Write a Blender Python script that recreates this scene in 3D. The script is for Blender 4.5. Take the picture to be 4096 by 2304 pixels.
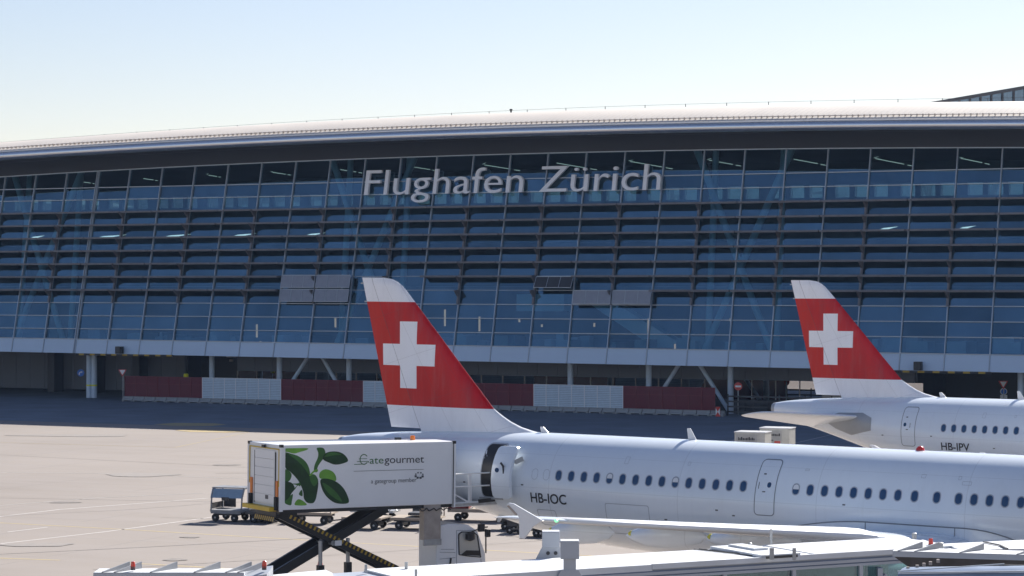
import bpy, math, random
from mathutils import Vector, Matrix
random.seed(7)
R = math.radians
sc = bpy.context.scene
for o in list(bpy.data.objects): bpy.data.objects.remove(o)

# ------------------------------------------------------------------ camera
F = 10000.0; HZ = 1135.0; CH = 11.6          # focal length / horizon row in photo pixels, eye height
cam = bpy.data.cameras.new('camera'); co = bpy.data.objects.new('camera', cam)
sc.collection.objects.link(co); sc.camera = co
cam.sensor_width = 36; cam.lens = 36*F/4096; cam.shift_y = -(1152-HZ)/4096
cam.clip_start = 1; cam.clip_end = 9000
co.location = (0, 0, CH); co.rotation_euler = (R(90), 0, 0)
# ------------------------------------------------------------------ sky and sun
SUN_EL = 33.9; SUN_DIR = Vector((.56, .83, 0)).normalized()
w = bpy.data.worlds.new('World'); sc.world = w; w.use_nodes = True
nt = w.node_tree; nt.nodes.clear()
sky = nt.nodes.new('ShaderNodeTexSky'); sky.sky_type = 'NISHITA'; sky.sun_disc = False
sky.sun_elevation = R(SUN_EL); sky.sun_rotation = math.atan2(SUN_DIR.x, SUN_DIR.y)
sky.altitude = 430; sky.air_density = 1.1; sky.dust_density = 0.3; sky.ozone_density = 3.0
bg = nt.nodes.new('ShaderNodeBackground'); bg.inputs[1].default_value = 0.058
ow = nt.nodes.new('ShaderNodeOutputWorld')
tn = nt.nodes.new('ShaderNodeMix'); tn.data_type = 'RGBA'; tn.blend_type = 'MULTIPLY'; tn.inputs[0].default_value = 1; tn.inputs[7].default_value = (1.13, .955, .955, 1)
nt.links.new(sky.outputs[0], tn.inputs[6]); nt.links.new(tn.outputs[2], bg.inputs[0]); nt.links.new(bg.outputs[0], ow.inputs[0])
sd = bpy.data.lights.new('sun', 'SUN'); sd.energy = 5.0; sd.angle = R(.5); sd.color = (1, .95, .88)
so = bpy.data.objects.new('sun', sd); sc.collection.objects.link(so)
sv = Vector((SUN_DIR.x*math.cos(R(SUN_EL)), SUN_DIR.y*math.cos(R(SUN_EL)), math.sin(R(SUN_EL))))
so.rotation_euler = sv.to_track_quat('Z', 'Y').to_euler(); so.location = (30, 60, 80)
sc.view_settings.view_transform = 'Standard'; sc.view_settings.look = 'None'
sc.view_settings.exposure = 1.06; sc.view_settings.gamma = 1
sc.render.engine = 'CYCLES'

# ------------------------------------------------------------------ helpers
def lin(h):
    h = h.lstrip('#'); c = [int(h[i:i+2], 16)/255 for i in (0, 2, 4)]
    return tuple((x/12.92 if x <= .04045 else ((x+.055)/1.055)**2.4) for x in c)
class N:
    """tiny node helper"""
    def __init__(s, m): s.t = m.node_tree; s.l = s.t.links
    def n(s, k, **kw):
        x = s.t.nodes.new(k)
        for a, b in kw.items(): setattr(x, a, b)
        return x
    def m(s, op, a, b=None, c=None):
        x = s.n('ShaderNodeMath', operation=op)
        for i, v in enumerate((a, b, c)):
            if v is None: continue
            if isinstance(v, (int, float)): x.inputs[i].default_value = v
            else: s.l.new(v, x.inputs[i])
        return x.outputs[0]
    def mix(s, f, a, b):
        x = s.n('ShaderNodeMix', data_type='RGBA')
        for i, v in ((0, f), (6, a), (7, b)):
            if isinstance(v, (int, float)): x.inputs[i].default_value = v
            elif isinstance(v, tuple): x.inputs[i].default_value = (*v[:3], 1)
            else: s.l.new(v, x.inputs[i])
        return x.outputs[2]
    def co(s):
        c = s.n('ShaderNodeTexCoord'); return c.outputs['Object']
    def xyz(s, v):
        x = s.n('ShaderNodeSeparateXYZ'); s.l.new(v, x.inputs[0]); return x.outputs
    def noise(s, v, scale, det=4, rough=.55, vs=None):
        if vs:
            mp = s.n('ShaderNodeMapping'); mp.inputs['Scale'].default_value = vs; s.l.new(v, mp.inputs[0]); v = mp.outputs[0]
        x = s.n('ShaderNodeTexNoise'); x.inputs['Scale'].default_value = scale
        x.inputs['Detail'].default_value = det; x.inputs['Roughness'].default_value = rough
        s.l.new(v, x.inputs['Vector']); return x.outputs['Fac']
    def ramp(s, v, a, b, lo=0., hi=1.):
        x = s.n('ShaderNodeMapRange'); s.l.new(v, x.inputs[0])
        for i, q in enumerate((a, b, lo, hi)): x.inputs[i+1].default_value = q
        return x.outputs[0]
def mat(name, col, rough=.5, metal=0., var=.12, scale=1.5, bump=0., coat=0., emit=None, es=0., vs=None, spec=None, alpha=None):
    m = bpy.data.materials.new(name); m.use_nodes = True
    n = N(m); b = m.node_tree.nodes['Principled BSDF']
    b.inputs['Roughness'].default_value = rough; b.inputs['Metallic'].default_value = metal
    if coat: b.inputs['Coat Weight'].default_value = coat; b.inputs['Coat Roughness'].default_value = .08
    if spec is not None: b.inputs['Specular IOR Level'].default_value = spec
    v = n.co(); f = n.noise(v, scale, vs=vs)
    k = n.ramp(f, .25, .75)
    lo = tuple(c*(1-var) for c in col); hi = tuple(min(1, c*(1+var*.6)) for c in col)
    n.l.new(n.mix(k, lo, hi), b.inputs['Base Color'])
    n.l.new(n.ramp(f, .2, .8, rough*.85, min(1, rough*1.15)), b.inputs['Roughness'])
    if bump:
        bp = n.n('ShaderNodeBump'); bp.inputs['Strength'].default_value = bump; bp.inputs['Distance'].default_value = .02
        n.l.new(n.noise(v, scale*6), bp.inputs['Height']); n.l.new(bp.outputs[0], b.inputs['Normal'])
    if emit: b.inputs['Emission Color'].default_value = (*emit, 1); b.inputs['Emission Strength'].default_value = es
    if alpha is not None: b.inputs['Alpha'].default_value = alpha
    return m

class MB:
    def __init__(s): s.v = []; s.f = []; s.M = None
    def add(s, vs, fs):
        k = len(s.v); s.v += [tuple(v) for v in vs]; s.f += [tuple(i+k for i in f) for f in fs]; return s
    def hexa(s, p):   # p: 8 points bottom 4 ccw, top 4 ccw
        return s.add(p, [(3, 2, 1, 0), (4, 5, 6, 7), (0, 1, 5, 4), (1, 2, 6, 5), (2, 3, 7, 6), (3, 0, 4, 7)])
    def box(s, x0, x1, y0, y1, z0, z1, T=None):
        p = [(x0, y0, z0), (x1, y0, z0), (x1, y1, z0), (x0, y1, z0), (x0, y0, z1), (x1, y0, z1), (x1, y1, z1), (x0, y1, z1)]
        if T: p = [T @ Vector(q) for q in p]
        return s.hexa(p)
    def bar(s, a, b, wd, ht, up=(0, 0, 1)):
        a = Vector(a); b = Vector(b); d = (b-a).normalized(); u = Vector(up)
        x = d.cross(u)
        if x.length < 1e-4: x = d.cross(Vector((0, 1, 0)))
        x.normalize(); u = x.cross(d).normalized(); x = x*wd/2; u = u*ht/2
        return s.hexa([a-x-u, a+x-u, b+x-u, b-x-u, a-x+u, a+x+u, b+x+u, b-x+u])
    def tube(s, a, b, r0, r1=None, n=14, cap=True):
        r1 = r0 if r1 is None else r1
        a = Vector(a); b = Vector(b); d = (b-a).normalized()
        x = d.orthogonal().normalized(); y = d.cross(x)
        vs = []
        for c, r in ((a, r0), (b, r1)):
            for i in range(n):
                t = 2*math.pi*i/n; vs.append(c+x*r*math.cos(t)+y*r*math.sin(t))
        fs = [(i, (i+1) % n, n+(i+1) % n, n+i) for i in range(n)]
        if cap: fs += [tuple(range(n-1, -1, -1)), tuple(range(n, 2*n))]
        return s.add(vs, fs)
    def rings(s, rs, cap0=True, cap1=True, closed=True):
        n = len(rs[0]); k = len(s.v)
        for r in rs: s.v += [tuple(p) for p in r]
        for j in range(len(rs)-1):
            for i in range(n if closed else n-1):
                a = k+j*n+i; b = k+j*n+(i+1) % n; s.f.append((a, b, b+n, a+n))
        if cap0: s.f.append(tuple(range(k+n-1, k-1, -1)))
        if cap1: s.f.append(tuple(range(k+(len(rs)-1)*n, k+len(rs)*n)))
        return s
    def lathe(s, prof, c=(0, 0, 0), ax='z', n=20):   # prof: (r, h)
        rs = []
        for r, h in prof:
            ring = []
            for i in range(n):
                t = 2*math.pi*i/n; a, b = r*math.cos(t), r*math.sin(t)
                q = {'z': (a, b, h), 'x': (h, a, b), 'y': (a, h, b)}[ax]
                ring.append((c[0]+q[0], c[1]+q[1], c[2]+q[2]))
            rs.append(ring)
        return s.rings(rs)
    def prism(s, pts, a, b):   # pts list of 3d, extruded between offsets a,b (vectors)
        n = len(pts); a = Vector(a); b = Vector(b)
        vs = [Vector(p)+a for p in pts]+[Vector(p)+b for p in pts]
        return s.add(vs, [tuple(range(n-1, -1, -1)), tuple(range(n, 2*n))]+[(i, (i+1) % n, n+(i+1) % n, n+i) for i in range(n)])
def obj(name, mb, m, parent=None, smooth=False, bev=0., recalc=True):
    me = bpy.data.meshes.new(name); me.from_pydata(mb.v, [], mb.f); me.update()
    if recalc:
        import bmesh
        bm = bmesh.new(); bm.from_mesh(me); bmesh.ops.recalc_face_normals(bm, faces=bm.faces); bm.to_mesh(me); bm.free()
    me.materials.append(m)
    o = bpy.data.objects.new(name, me); sc.collection.objects.link(o)
    if parent: o.parent = parent
    if smooth:
        for p in me.polygons: p.use_smooth = True
        try: me.set_sharp_from_angle(angle=R(35))
        except Exception: pass
    if bev:
        b = o.modifiers.new('b', 'BEVEL'); b.width = bev; b.segments = 2; b.limit_method = 'ANGLE'; b.angle_limit = R(40)
    return o
def tag(o, label, cat, group=None):
    o['label'] = label; o['category'] = cat
    if group: o['group'] = group
    return o
def kind(o, k='structure'): o['kind'] = k; return o
def thing(name, label, cat, loc=(0, 0, 0), rz=0, group=None):
    o = bpy.data.objects.new(name, None); sc.collection.objects.link(o)
    o.location = loc; o.rotation_euler = (0, 0, rz); return tag(o, label, cat, group)
def dup(root, loc, rz, label, group=None):
    r = root.copy(); sc.collection.objects.link(r); r.location = loc; r.rotation_euler = (0, 0, rz)
    r['label'] = label
    if group: r['group'] = group
    for ch in list(root.children):
        c = ch.copy(); sc.collection.objects.link(c); c.parent = r
        for g in list(ch.children):
            d = g.copy(); sc.collection.objects.link(d); d.parent = c
    return r
def at(px, py, z=0.):                      # point at height z seen at a photo pixel
    Y = (CH-z)*F/(py-HZ); return Vector(((px-2048)/F*Y, Y, z))
def atY(px, py, Y): return Vector(((px-2048)/F*Y, Y, CH-(py-HZ)/F*Y))
def text_mesh(t, extrude=0., offset=0., spacing=1.):
    c = bpy.data.curves.new('t', 'FONT'); c.body = t; c.extrude = extrude; c.offset = offset; c.space_character = spacing; c.resolution_u = 4
    o = bpy.data.objects.new('t', c); sc.collection.objects.link(o)
    bpy.context.view_layer.update()
    me = bpy.data.meshes.new_from_object(o.evaluated_get(bpy.context.evaluated_depsgraph_get()))
    v = [tuple(x.co) for x in me.vertices]; f = [tuple(p.vertices) for p in me.polygons]
    bpy.data.objects.remove(o); bpy.data.curves.remove(c); bpy.data.meshes.remove(me)
    return v, f
def bounds(v): return min(p[0] for p in v), max(p[0] for p in v), min(p[1] for p in v), max(p[1] for p in v)
def text_on(t, fn, x0, x1, y0, y1, offset=0., extrude=0., ref=None):
    """mesh of text fitted to the box x0..x1,y0..y1 and laid on fn(x,y,depth)"""
    v, f = text_mesh(t, extrude, offset)
    a, b, c, d = bounds(v)
    if ref: _, _, c, d = bounds(text_mesh(ref, 0, offset)[0])
    mb = MB(); mb.add([fn(x0+(p[0]-a)/(b-a)*(x1-x0), y0+(p[1]-c)/(d-c)*(y1-y0), p[2]) for p in v], f); return mb

# ------------------------------------------------------------------ materials
M = {}
M['white'] = mat('white_paint', (.78, .79, .80), .35, var=.05, scale=.6, coat=.2)
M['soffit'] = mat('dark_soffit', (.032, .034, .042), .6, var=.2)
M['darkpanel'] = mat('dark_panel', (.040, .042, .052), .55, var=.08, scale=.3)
M['alu'] = mat('fascia_metal', (.62, .65, .70), .22, .85, var=.04, scale=.2)
M['mullion'] = mat('mullion_metal', (.42, .47, .53), .4, .3, var=.08)
M['louver'] = mat('louver_dark', (.15, .145, .155), .5, var=.2, scale=2)
M['louverpanel'] = mat('louver_cells', (.25, .27, .32), .4, .1, var=.1, scale=2)
M['spandrel'] = mat('spandrel_panel', (.52, .64, .78), .45, var=.05, scale=.25)
M['column'] = mat('column_paint', (.55, .65, .75), .45, var=.06)
M['intcol'] = mat('interior_column', (.80, .86, .86), .5, var=.05)
M['intdark'] = mat('interior_dark', (.14, .15, .16), .7, var=.3, scale=.3)
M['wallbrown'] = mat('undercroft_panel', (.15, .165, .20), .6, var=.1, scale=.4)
M['concrete'] = mat('barrier_concrete', (.30, .31, .31), .85, var=.25, scale=1.5, bump=.3)
M['black'] = mat('black_paint', (.02, .02, .022), .45, var=.3)
M['rubber'] = mat('rubber', (.022, .022, .024), .8, var=.3)
M['steel'] = mat('galvanised_steel', (.42, .43, .44), .45, .6, var=.25, scale=4)
M['darksteel'] = mat('dark_steel', (.06, .06, .065), .5, .3, var=.4, scale=3)
M['yellow'] = mat('yellow_paint', (.62, .42, .04), .5, var=.15)
M['orange'] = mat('orange_paint', (.75, .22, .04), .45, var=.1)
M['red'] = mat('red_plastic', (.60, .02, .015), .3, var=.08, coat=.4)
M['redlamp'] = mat('red_lamp_glass', (.62, .03, .02), .2, var=.05, coat=.5)
M['hoardred'] = mat('red_screen', (.20, .018, .028), .6, var=.15, scale=.6)
M['hoardframe'] = mat('red_screen_post', (.20, .028, .035), .6, var=.1)
M['wood'] = mat('deck_boards', (.34, .28, .22), .75, var=.2, scale=3)
M['green1'] = mat('leaf_dark', lin('1B3F1A'), .55, var=.6, scale=2.2)
M['green2'] = mat('leaf_mid', lin('39692A'), .55, var=.4, scale=2.2)
M['green3'] = mat('leaf_light', lin('6FA63A'), .55, var=.3, scale=2.2)
M['ink'] = mat('black_lettering', (.018, .018, .025), .5, var=.05)
M['inkgreen'] = mat('green_lettering', lin('2E6B33'), .5, var=.05)
M['inkgrey'] = mat('grey_lettering', lin('4A4C52'), .5, var=.05)
M['blue'] = mat('sign_blue', (.03, .16, .55), .4, var=.05)
M['signwhite'] = mat('sign_white', (.75, .75, .75), .4, var=.05)
M['letter'] = mat('letter_grey', (.86, .87, .90), .45, var=.04)
M['lampglow'] = mat('lamp_tube', (.9, .9, .8), .4, emit=(1, .95, .75), es=.3)
M['pendant'] = mat('pendant_lamp', (.8, .5, .35), .4, emit=(1, .5, .28), es=.35)
M['greenlight'] = mat('green_nav_light', (.2, .8, .4), .3, emit=(.3, 1, .5), es=.5)
M['beacon'] = mat('orange_beacon', (.8, .2, .02), .25, var=.05, coat=.5)
M['window'] = mat('cabin_glass', (.014, .055, .14), .08, var=.1, spec=.9)
M['winrim'] = mat('window_rim', (.36, .39, .44), .4, var=.05)
M['line'] = mat('door_seam', (.20, .22, .25), .5, var=.1)
M['grey'] = mat('bare_metal_grey', (.36, .38, .40), .4, .3, var=.1, scale=1)
M['jetwall'] = mat('bridge_grey', (.42, .45, .50), .4, .2, var=.08, scale=.8)
M['jetgroove'] = mat('bridge_groove', (.16, .20, .28), .5, .1, var=.1)
M['tan'] = mat('tan_duct', (.40, .35, .31), .5, .2, var=.25, scale=2.5)
M['carglass'] = mat('cab_window', (.45, .45, .42), .1, var=.05, spec=.8)

# aircraft paint with fine skin joints
def skin():
    m = mat('aircraft_white', (.76, .82, .88), .22, var=.03, scale=.35, coat=.6)
    n = N(m); b = m.node_tree.nodes['Principled BSDF']
    x, y, z = n.xyz(n.co()); prev = b.inputs['Base Color'].links[0].from_socket
    fr = n.m('ABSOLUTE', n.m('SUBTRACT', n.m('FRACT', n.m('DIVIDE', n.m('ADD', x, 100.9), 5.33)), .5))
    l1 = n.m('LESS_THAN', fr, .0026)
    l2 = n.m('LESS_THAN', n.m('ABSOLUTE', n.m('SUBTRACT', z, 4.28)), .010)
    l3 = n.m('LESS_THAN', n.m('ABSOLUTE', n.m('SUBTRACT', z, 5.45)), .006)
    f = n.m('MULTIPLY', n.m('MAXIMUM', l1, n.m('MAXIMUM', l2, l3)), .22)
    st = n.m('MULTIPLY', n.ramp(n.noise(n.co(), .9, 6, .7, (1, 1, .25)), .55, .8), n.ramp(z, 3.6, 2.0, 0, .22))
    c1 = n.mix(f, prev, (.30, .32, .35)); c2 = n.mix(st, c1, (.42, .36, .28))
    dr = n.m('MULTIPLY', n.ramp(n.noise(n.co(), 2.2, 5, .7, (2.4, 1, .12)), .52, .78), .10); c2 = n.mix(dr, c2, (.45, .45, .46))
    n.l.new(c2, b.inputs['Base Color']); return m
M['skin'] = skin()
def finpaint():
    m = mat('tail_livery', (.86, .87, .90), .35, var=.02, coat=.05, spec=.35)
    n = N(m); b = m.node_tree.nodes['Principled BSDF']
    x, y, z = n.xyz(n.co()); prev = b.inputs['Base Color'].links[0].from_socket
    def box(cx, hx, cz, hz):
        a = n.m('LESS_THAN', n.m('ABSOLUTE', n.m('SUBTRACT', x, cx)), hx)
        c = n.m('LESS_THAN', n.m('ABSOLUTE', n.m('SUBTRACT', z, cz)), hz)
        return n.m('MULTIPLY', a, c)
    cross = n.m('MAXIMUM', box(.84, .41, 8.85, 1.27), box(.84, 1.27, 8.85, .41))
    band = n.m('LESS_THAN', n.m('ABSOLUTE', n.m('SUBTRACT', z, (10.86+6.92)/2)), (10.86-6.92)/2)
    f = n.m('MULTIPLY', band, n.m('SUBTRACT', 1, cross))
    # vertical soft streaks in the red
    r = n.mix(n.ramp(n.noise(n.co(), 1.2, 3, .5, (1.6, 1, .35)), .3, .7), lin('B00C18'), lin('C60E16'))
    hg = n.m('SUBTRACT', x, n.m('MULTIPLY_ADD', z, -.4217, 3.962))
    r = n.mix(n.m('MULTIPLY', n.m('LESS_THAN', hg, 0), .55), r, lin('C4281A'))  # rudder red warmed in colour to imitate its reflection gradient
    col = n.mix(f, prev, r)
    l1 = n.m('LESS_THAN', n.m('ABSOLUTE', hg), .012)
    hg2 = n.m('SUBTRACT', x, n.m('MULTIPLY_ADD', z, -.60, 6.6)); l2 = n.m('LESS_THAN', n.m('ABSOLUTE', hg2), .008)
    hg3 = n.m('SUBTRACT', x, n.m('MULTIPLY_ADD', z, -.78, 9.35)); l3 = n.m('LESS_THAN', n.m('ABSOLUTE', hg3), .008)
    zz = n.m('ADD', z, n.m('MULTIPLY', x, -.28)); l4 = n.m('LESS_THAN', n.m('ABSOLUTE', n.m('SUBTRACT', n.m('FRACT', n.m('DIVIDE', zz, 1.9)), .5)), .0035)
    ln = n.m('MAXIMUM', n.m('MULTIPLY', l1, .55), n.m('MULTIPLY', n.m('MAXIMUM', l2, n.m('MAXIMUM', l3, l4)), .28))
    col = n.mix(ln, col, (.10, .08, .09))
    dr = n.m('MULTIPLY', n.ramp(n.noise(n.co(), 1.8, 6, .7, (2.2, 1, .3)), .5, .8), .14); col = n.mix(dr, col, (.35, .32, .32))
    n.l.new(col, b.inputs['Base Color']); return m
M['fin'] = finpaint()

def roofmat():
    m = mat('roof_sheet', (.58, .53, .47), .6, 0.0, var=.05, scale=.2)
    n = N(m); b = m.node_tree.nodes['Principled BSDF']
    x, y, z = n.xyz(n.co()); prev = b.inputs['Base Color'].links[0].from_socket
    fr = n.m('FRACT', n.m('DIVIDE', n.m('ADD', x, 500), .52))
    n.l.new(n.mix(n.m('MULTIPLY', n.m('LESS_THAN', fr, .14), .45), prev, (.38, .35, .33)), b.inputs['Base Color'])
    return m
M['roof'] = roofmat()
def glassmat(name, tint, base, refl=(.72, .86, 1.0), bump=.012, panes=False):
    m = bpy.data.materials.new(name); m.use_nodes = True; n = N(m); m.node_tree.nodes.clear()
    out = n.n('ShaderNodeOutputMaterial'); mx = n.n('ShaderNodeMixShader')
    tr = n.n('ShaderNodeBsdfTransparent'); tr.inputs[0].default_value = (*tint, 1)
    gl = n.n('ShaderNodeBsdfGlossy'); gl.inputs[0].default_value = (*refl, 1); gl.inputs['Roughness'].default_value = .01
    bp = n.n('ShaderNodeBump'); bp.inputs['Strength'].default_value = .25; bp.inputs['Distance'].default_value = bump
    n.l.new(n.noise(n.co(), .35, 2), bp.inputs['Height']); n.l.new(bp.outputs[0], gl.inputs['Normal'])
    fr = n.n('ShaderNodeFresnel'); fr.inputs[0].default_value = 1.6
    fac = n.m('ADD', fr.outputs[0], base)
    if panes:
        x, y, z = n.xyz(n.co()); wn = n.n('ShaderNodeTexWhiteNoise', noise_dimensions='2D'); cb = n.n('ShaderNodeCombineXYZ')
        n.l.new(n.m('FLOOR', n.m('DIVIDE', n.m('SUBTRACT', x, 1.71), 3.915)), cb.inputs[0]); n.l.new(n.m('FLOOR', n.m('DIVIDE', n.m('SUBTRACT', z, 9.69), 1.309)), cb.inputs[1]); n.l.new(cb.outputs[0], wn.inputs[0])
        fac = n.m('ADD', fac, n.m('MULTIPLY', n.m('SUBTRACT', wn.outputs[0], .5), .10))
        sub = n.n('ShaderNodeVectorMath', operation='MULTIPLY_ADD'); n.l.new(wn.outputs[1], sub.inputs[0]); sub.inputs[1].default_value = (.03, .03, .03)
        ge = n.n('ShaderNodeNewGeometry'); n.l.new(bp.outputs[0], sub.inputs[2]); nm = n.n('ShaderNodeVectorMath', operation='NORMALIZE'); n.l.new(sub.outputs[0], nm.inputs[0]); n.l.new(nm.outputs[0], gl.inputs['Normal'])
        dirt = n.m('MULTIPLY', n.ramp(n.noise(n.co(), .6, 5, .65, (1, 1, .4)), .35, .75), .06); fac = n.m('SUBTRACT', fac, dirt)
    n.l.new(n.m('MINIMUM', fac, 1.0), mx.inputs[0])
    n.l.new(tr.outputs[0], mx.inputs[1]); n.l.new(gl.outputs[0], mx.inputs[2]); n.l.new(mx.outputs[0], out.inputs[0]); return m
M['glass'] = glassmat('facade_glass', (.32, .54, .66), .18, (.43, .76, 1.0), panes=True)
M['glassg'] = glassmat('bridge_glass', (.45, .62, .58), .12, bump=.003)
def screenmat(name, col, al):
    m = mat(name, col, .6, var=.12, scale=3)
    m.node_tree.nodes['Principled BSDF'].inputs['Alpha'].default_value = al; return m
M['hoardred'] = screenmat('red_mesh_screen', (.16, .012, .026), .84)
def slatmat():
    m = mat('white_slat_screen', (.56, .66, .73), .6, var=.1, scale=3)
    n = N(m); b = m.node_tree.nodes['Principled BSDF']; x, y, z = n.xyz(n.co()); prev = b.inputs['Base Color'].links[0].from_socket
    fr = n.m('FRACT', n.m('DIVIDE', z, .16))
    n.l.new(n.mix(n.m('MULTIPLY', n.m('LESS_THAN', fr, .35), .5), prev, (.15, .19, .23)), b.inputs['Base Color']); return m
M['slat'] = slatmat()
def stripemat(name, ax, period, tilt=0.):
    m = mat(name, (.02, .02, .02), .5, var=.2); n = N(m); b = m.node_tree.nodes['Principled BSDF']
    c = n.xyz(n.co()); v = n.m('ADD', c[ax], n.m('MULTIPLY', c[2], tilt))
    fr = n.m('FRACT', n.m('DIVIDE', n.m('ADD', v, 100), period))
    n.l.new(n.mix(n.m('LESS_THAN', fr, .45), (.02, .02, .022), (.42, .27, .02)), b.inputs['Base Color']); return m
M['hazard'] = stripemat('hazard_stripe', 0, 1.32)
M['hazard2'] = stripemat('hazard_stripe_small', 0, .20, -.6)

def apronmat():
    m = bpy.data.materials.new('apron_concrete'); m.use_nodes = True; n = N(m); b = m.node_tree.nodes['Principled BSDF']
    v = n.co(); mp = n.n('ShaderNodeMapping'); mp.inputs['Rotation'].default_value = (0, 0, R(24)); n.l.new(v, mp.inputs[0]); rv = mp.outputs[0]
    x, y, z = n.xyz(rv)
    big = n.ramp(n.noise(v, .05, 5, .6), .3, .7); med = n.ramp(n.noise(rv, .25, 5, .65, (.35, 2, 1)), .3, .75); fine = n.noise(v, 3, 4, .7)
    c = n.mix(big, (.200, .170, .146), (.262, .226, .196)); c = n.mix(n.m('MULTIPLY', med, .75), c, (.262, .23, .212))
    c = n.mix(n.m('MULTIPLY', n.ramp(fine, .4, .75), .25), c, (.235, .21, .195))
    def joint(s, per, wd):
        f = n.m('ABSOLUTE', n.m('SUBTRACT', n.m('FRACT', n.m('DIVIDE', n.m('ADD', s, 2000), per)), .5)); return n.m('LESS_THAN', f, wd/per/2)
    brk = n.ramp(n.noise(v, .3, 3), .35, .5)
    j = n.m('MULTIPLY', n.m('MAXIMUM', joint(x, 7.5, .07), joint(y, 7.5, .08)), n.m('MULTIPLY', brk, .75))
    c = n.mix(j, c, (.16, .145, .135))
    st = n.ramp(n.noise(rv, .5, 6, .7, (.12, 1.6, 1)), .64, .8)
    c = n.mix(n.m('MULTIPLY', st, .55), c, (.145, .125, .115))
    # per-slab tone
    wn = n.n('ShaderNodeTexWhiteNoise', noise_dimensions='2D'); cb = n.n('ShaderNodeCombineXYZ')
    n.l.new(n.m('FLOOR', n.m('DIVIDE', n.m('ADD', x, 2003.75), 7.5)), cb.inputs[0]); n.l.new(n.m('FLOOR', n.m('DIVIDE', n.m('ADD', y, 2003.75), 7.5)), cb.inputs[1]); n.l.new(cb.outputs[0], wn.inputs[0])
    c = n.mix(n.m('MULTIPLY', wn.outputs[0], .14), c, (.235, .208, .195))
    n.l.new(c, b.inputs['Base Color']); b.inputs['Roughness'].default_value = .85
    bp = n.n('ShaderNodeBump'); bp.inputs['Strength'].default_value = .3; bp.inputs['Distance'].default_value = .01; n.l.new(fine, bp.inputs['Height']); n.l.new(bp.outputs[0], b.inputs['Normal']); return m
def paintmat(name, col, wear=.5):
    m = bpy.data.materials.new(name); m.use_nodes = True; n = N(m); b = m.node_tree.nodes['Principled BSDF']
    f = n.ramp(n.noise(n.co(), 1.6, 6, .75), .35, .7)
    n.l.new(n.mix(n.m('MULTIPLY', f, wear), col, (.28, .245, .22)), b.inputs['Base Color']); b.inputs['Roughness'].default_value = .8; return m

# ------------------------------------------------------------------ ground
g = MB(); g.add([(-3000, -300, 0), (3000, -300, 0), (3000, 5000, 0), (-3000, 5000, 0)], [(0, 1, 2, 3)])
kind(obj('apron_ground', g, apronmat()))
PY = paintmat('yellow_line_paint', (.42, .32, .13), .6); PW = paintmat('white_line_paint', (.50, .47, .45), .45); PD = paintmat('tar_joint', (.15, .135, .13), .5)
def stripe(name, pts, wd, m, z=.004, wave=0.):
    mb = MB(); P = [at(*p) if len(p) == 2 else Vector(p) for p in pts]
    for a, b in zip(P, P[1:]):
        d = (b-a).normalized(); nn = Vector((-d.y, d.x, 0))*wd/2
        mb.add([(a-nn).xy.to_3d()+Vector((0, 0, z)), (a+nn).xy.to_3d()+Vector((0, 0, z)), (b+nn).xy.to_3d()+Vector((0, 0, z)), (b-nn).xy.to_3d()+Vector((0, 0, z))], [(0, 3, 2, 1)])
    return kind(obj(name, mb, m))
stripe('white_apron_line', [(-200, 2198), (430, 2126), (900, 2062)], .16, PW)
stripe('white_apron_line', [(-200, 2090), (240, 2038), (830, 1993)], .16, PW)
stripe('white_apron_line', [(30, 2128), (190, 2109)], .14, PW)
stripe('yellow_apron_line', [(-100, 2086), (500, 2118), (1350, 2168), (2200, 2215), (2700, 2240)], .17, PY)
stripe('yellow_apron_line', [(-100, 2229), (240, 2241)], .2, PY)
stripe('yellow_apron_line', [(560, 2255), (1050, 2282)], .2, PY)
stripe('apron_joint', [(-100, 2222), (600, 2188), (1300, 2150)], .10, PD, .008)
stripe('apron_joint', [(-100, 1890), (380, 1893), (1000, 1916)], .12, PW, .008)
stripe('apron_joint', [(-100, 2030), (420, 1990), (820, 1972)], .10, PW, .008)
stripe('apron_joint', [(-100, 1990), (1000, 2010)], .06, PD, .012)
stripe('apron_joint', [(-100, 1815), (1000, 1870)], .07, PD, .012)
stripe('apron_joint', [(-100, 2070), (500, 2040), (900, 2010)], .05, PD, .012)
stripe('white_apron_line', [(2780, 1805), (3160, 1698)], .12, PW, .012)
stripe('white_apron_line', [(3150, 1780), (3400, 1722)], .12, PW, .012)
stripe('yellow_apron_line', [(-80, 1768), (700, 1790), (1000, 1728)], .10, PY, .008)
PT = paintmat('tyre_rubber', (.175, .152, .135), .85); rt_ = random.Random(11)
for k in range(6):
    x0, y0 = rt_.uniform(-60, 1500), rt_.uniform(1800, 2280); P_ = []; a_ = rt_.uniform(-.35, .35); p_ = at(x0, y0); st_ = rt_.uniform(1.2, 2.2); cu = rt_.uniform(-.03, .03); an = rt_.choice([.15, -.3, .45, .6])+rt_.uniform(-.1, .1)
    for j in range(12): P_.append(tuple(p_)); p_ = p_+Vector((math.cos(an)*st_, math.sin(an)*st_, 0)); an += cu
    stripe('tyre_mark', P_, .16, PT, .004+.0006*k)
PS = paintmat('concrete_patch', (.215, .195, .18), .75); PO = paintmat('oil_stain', (.15, .135, .125), .75)
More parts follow.
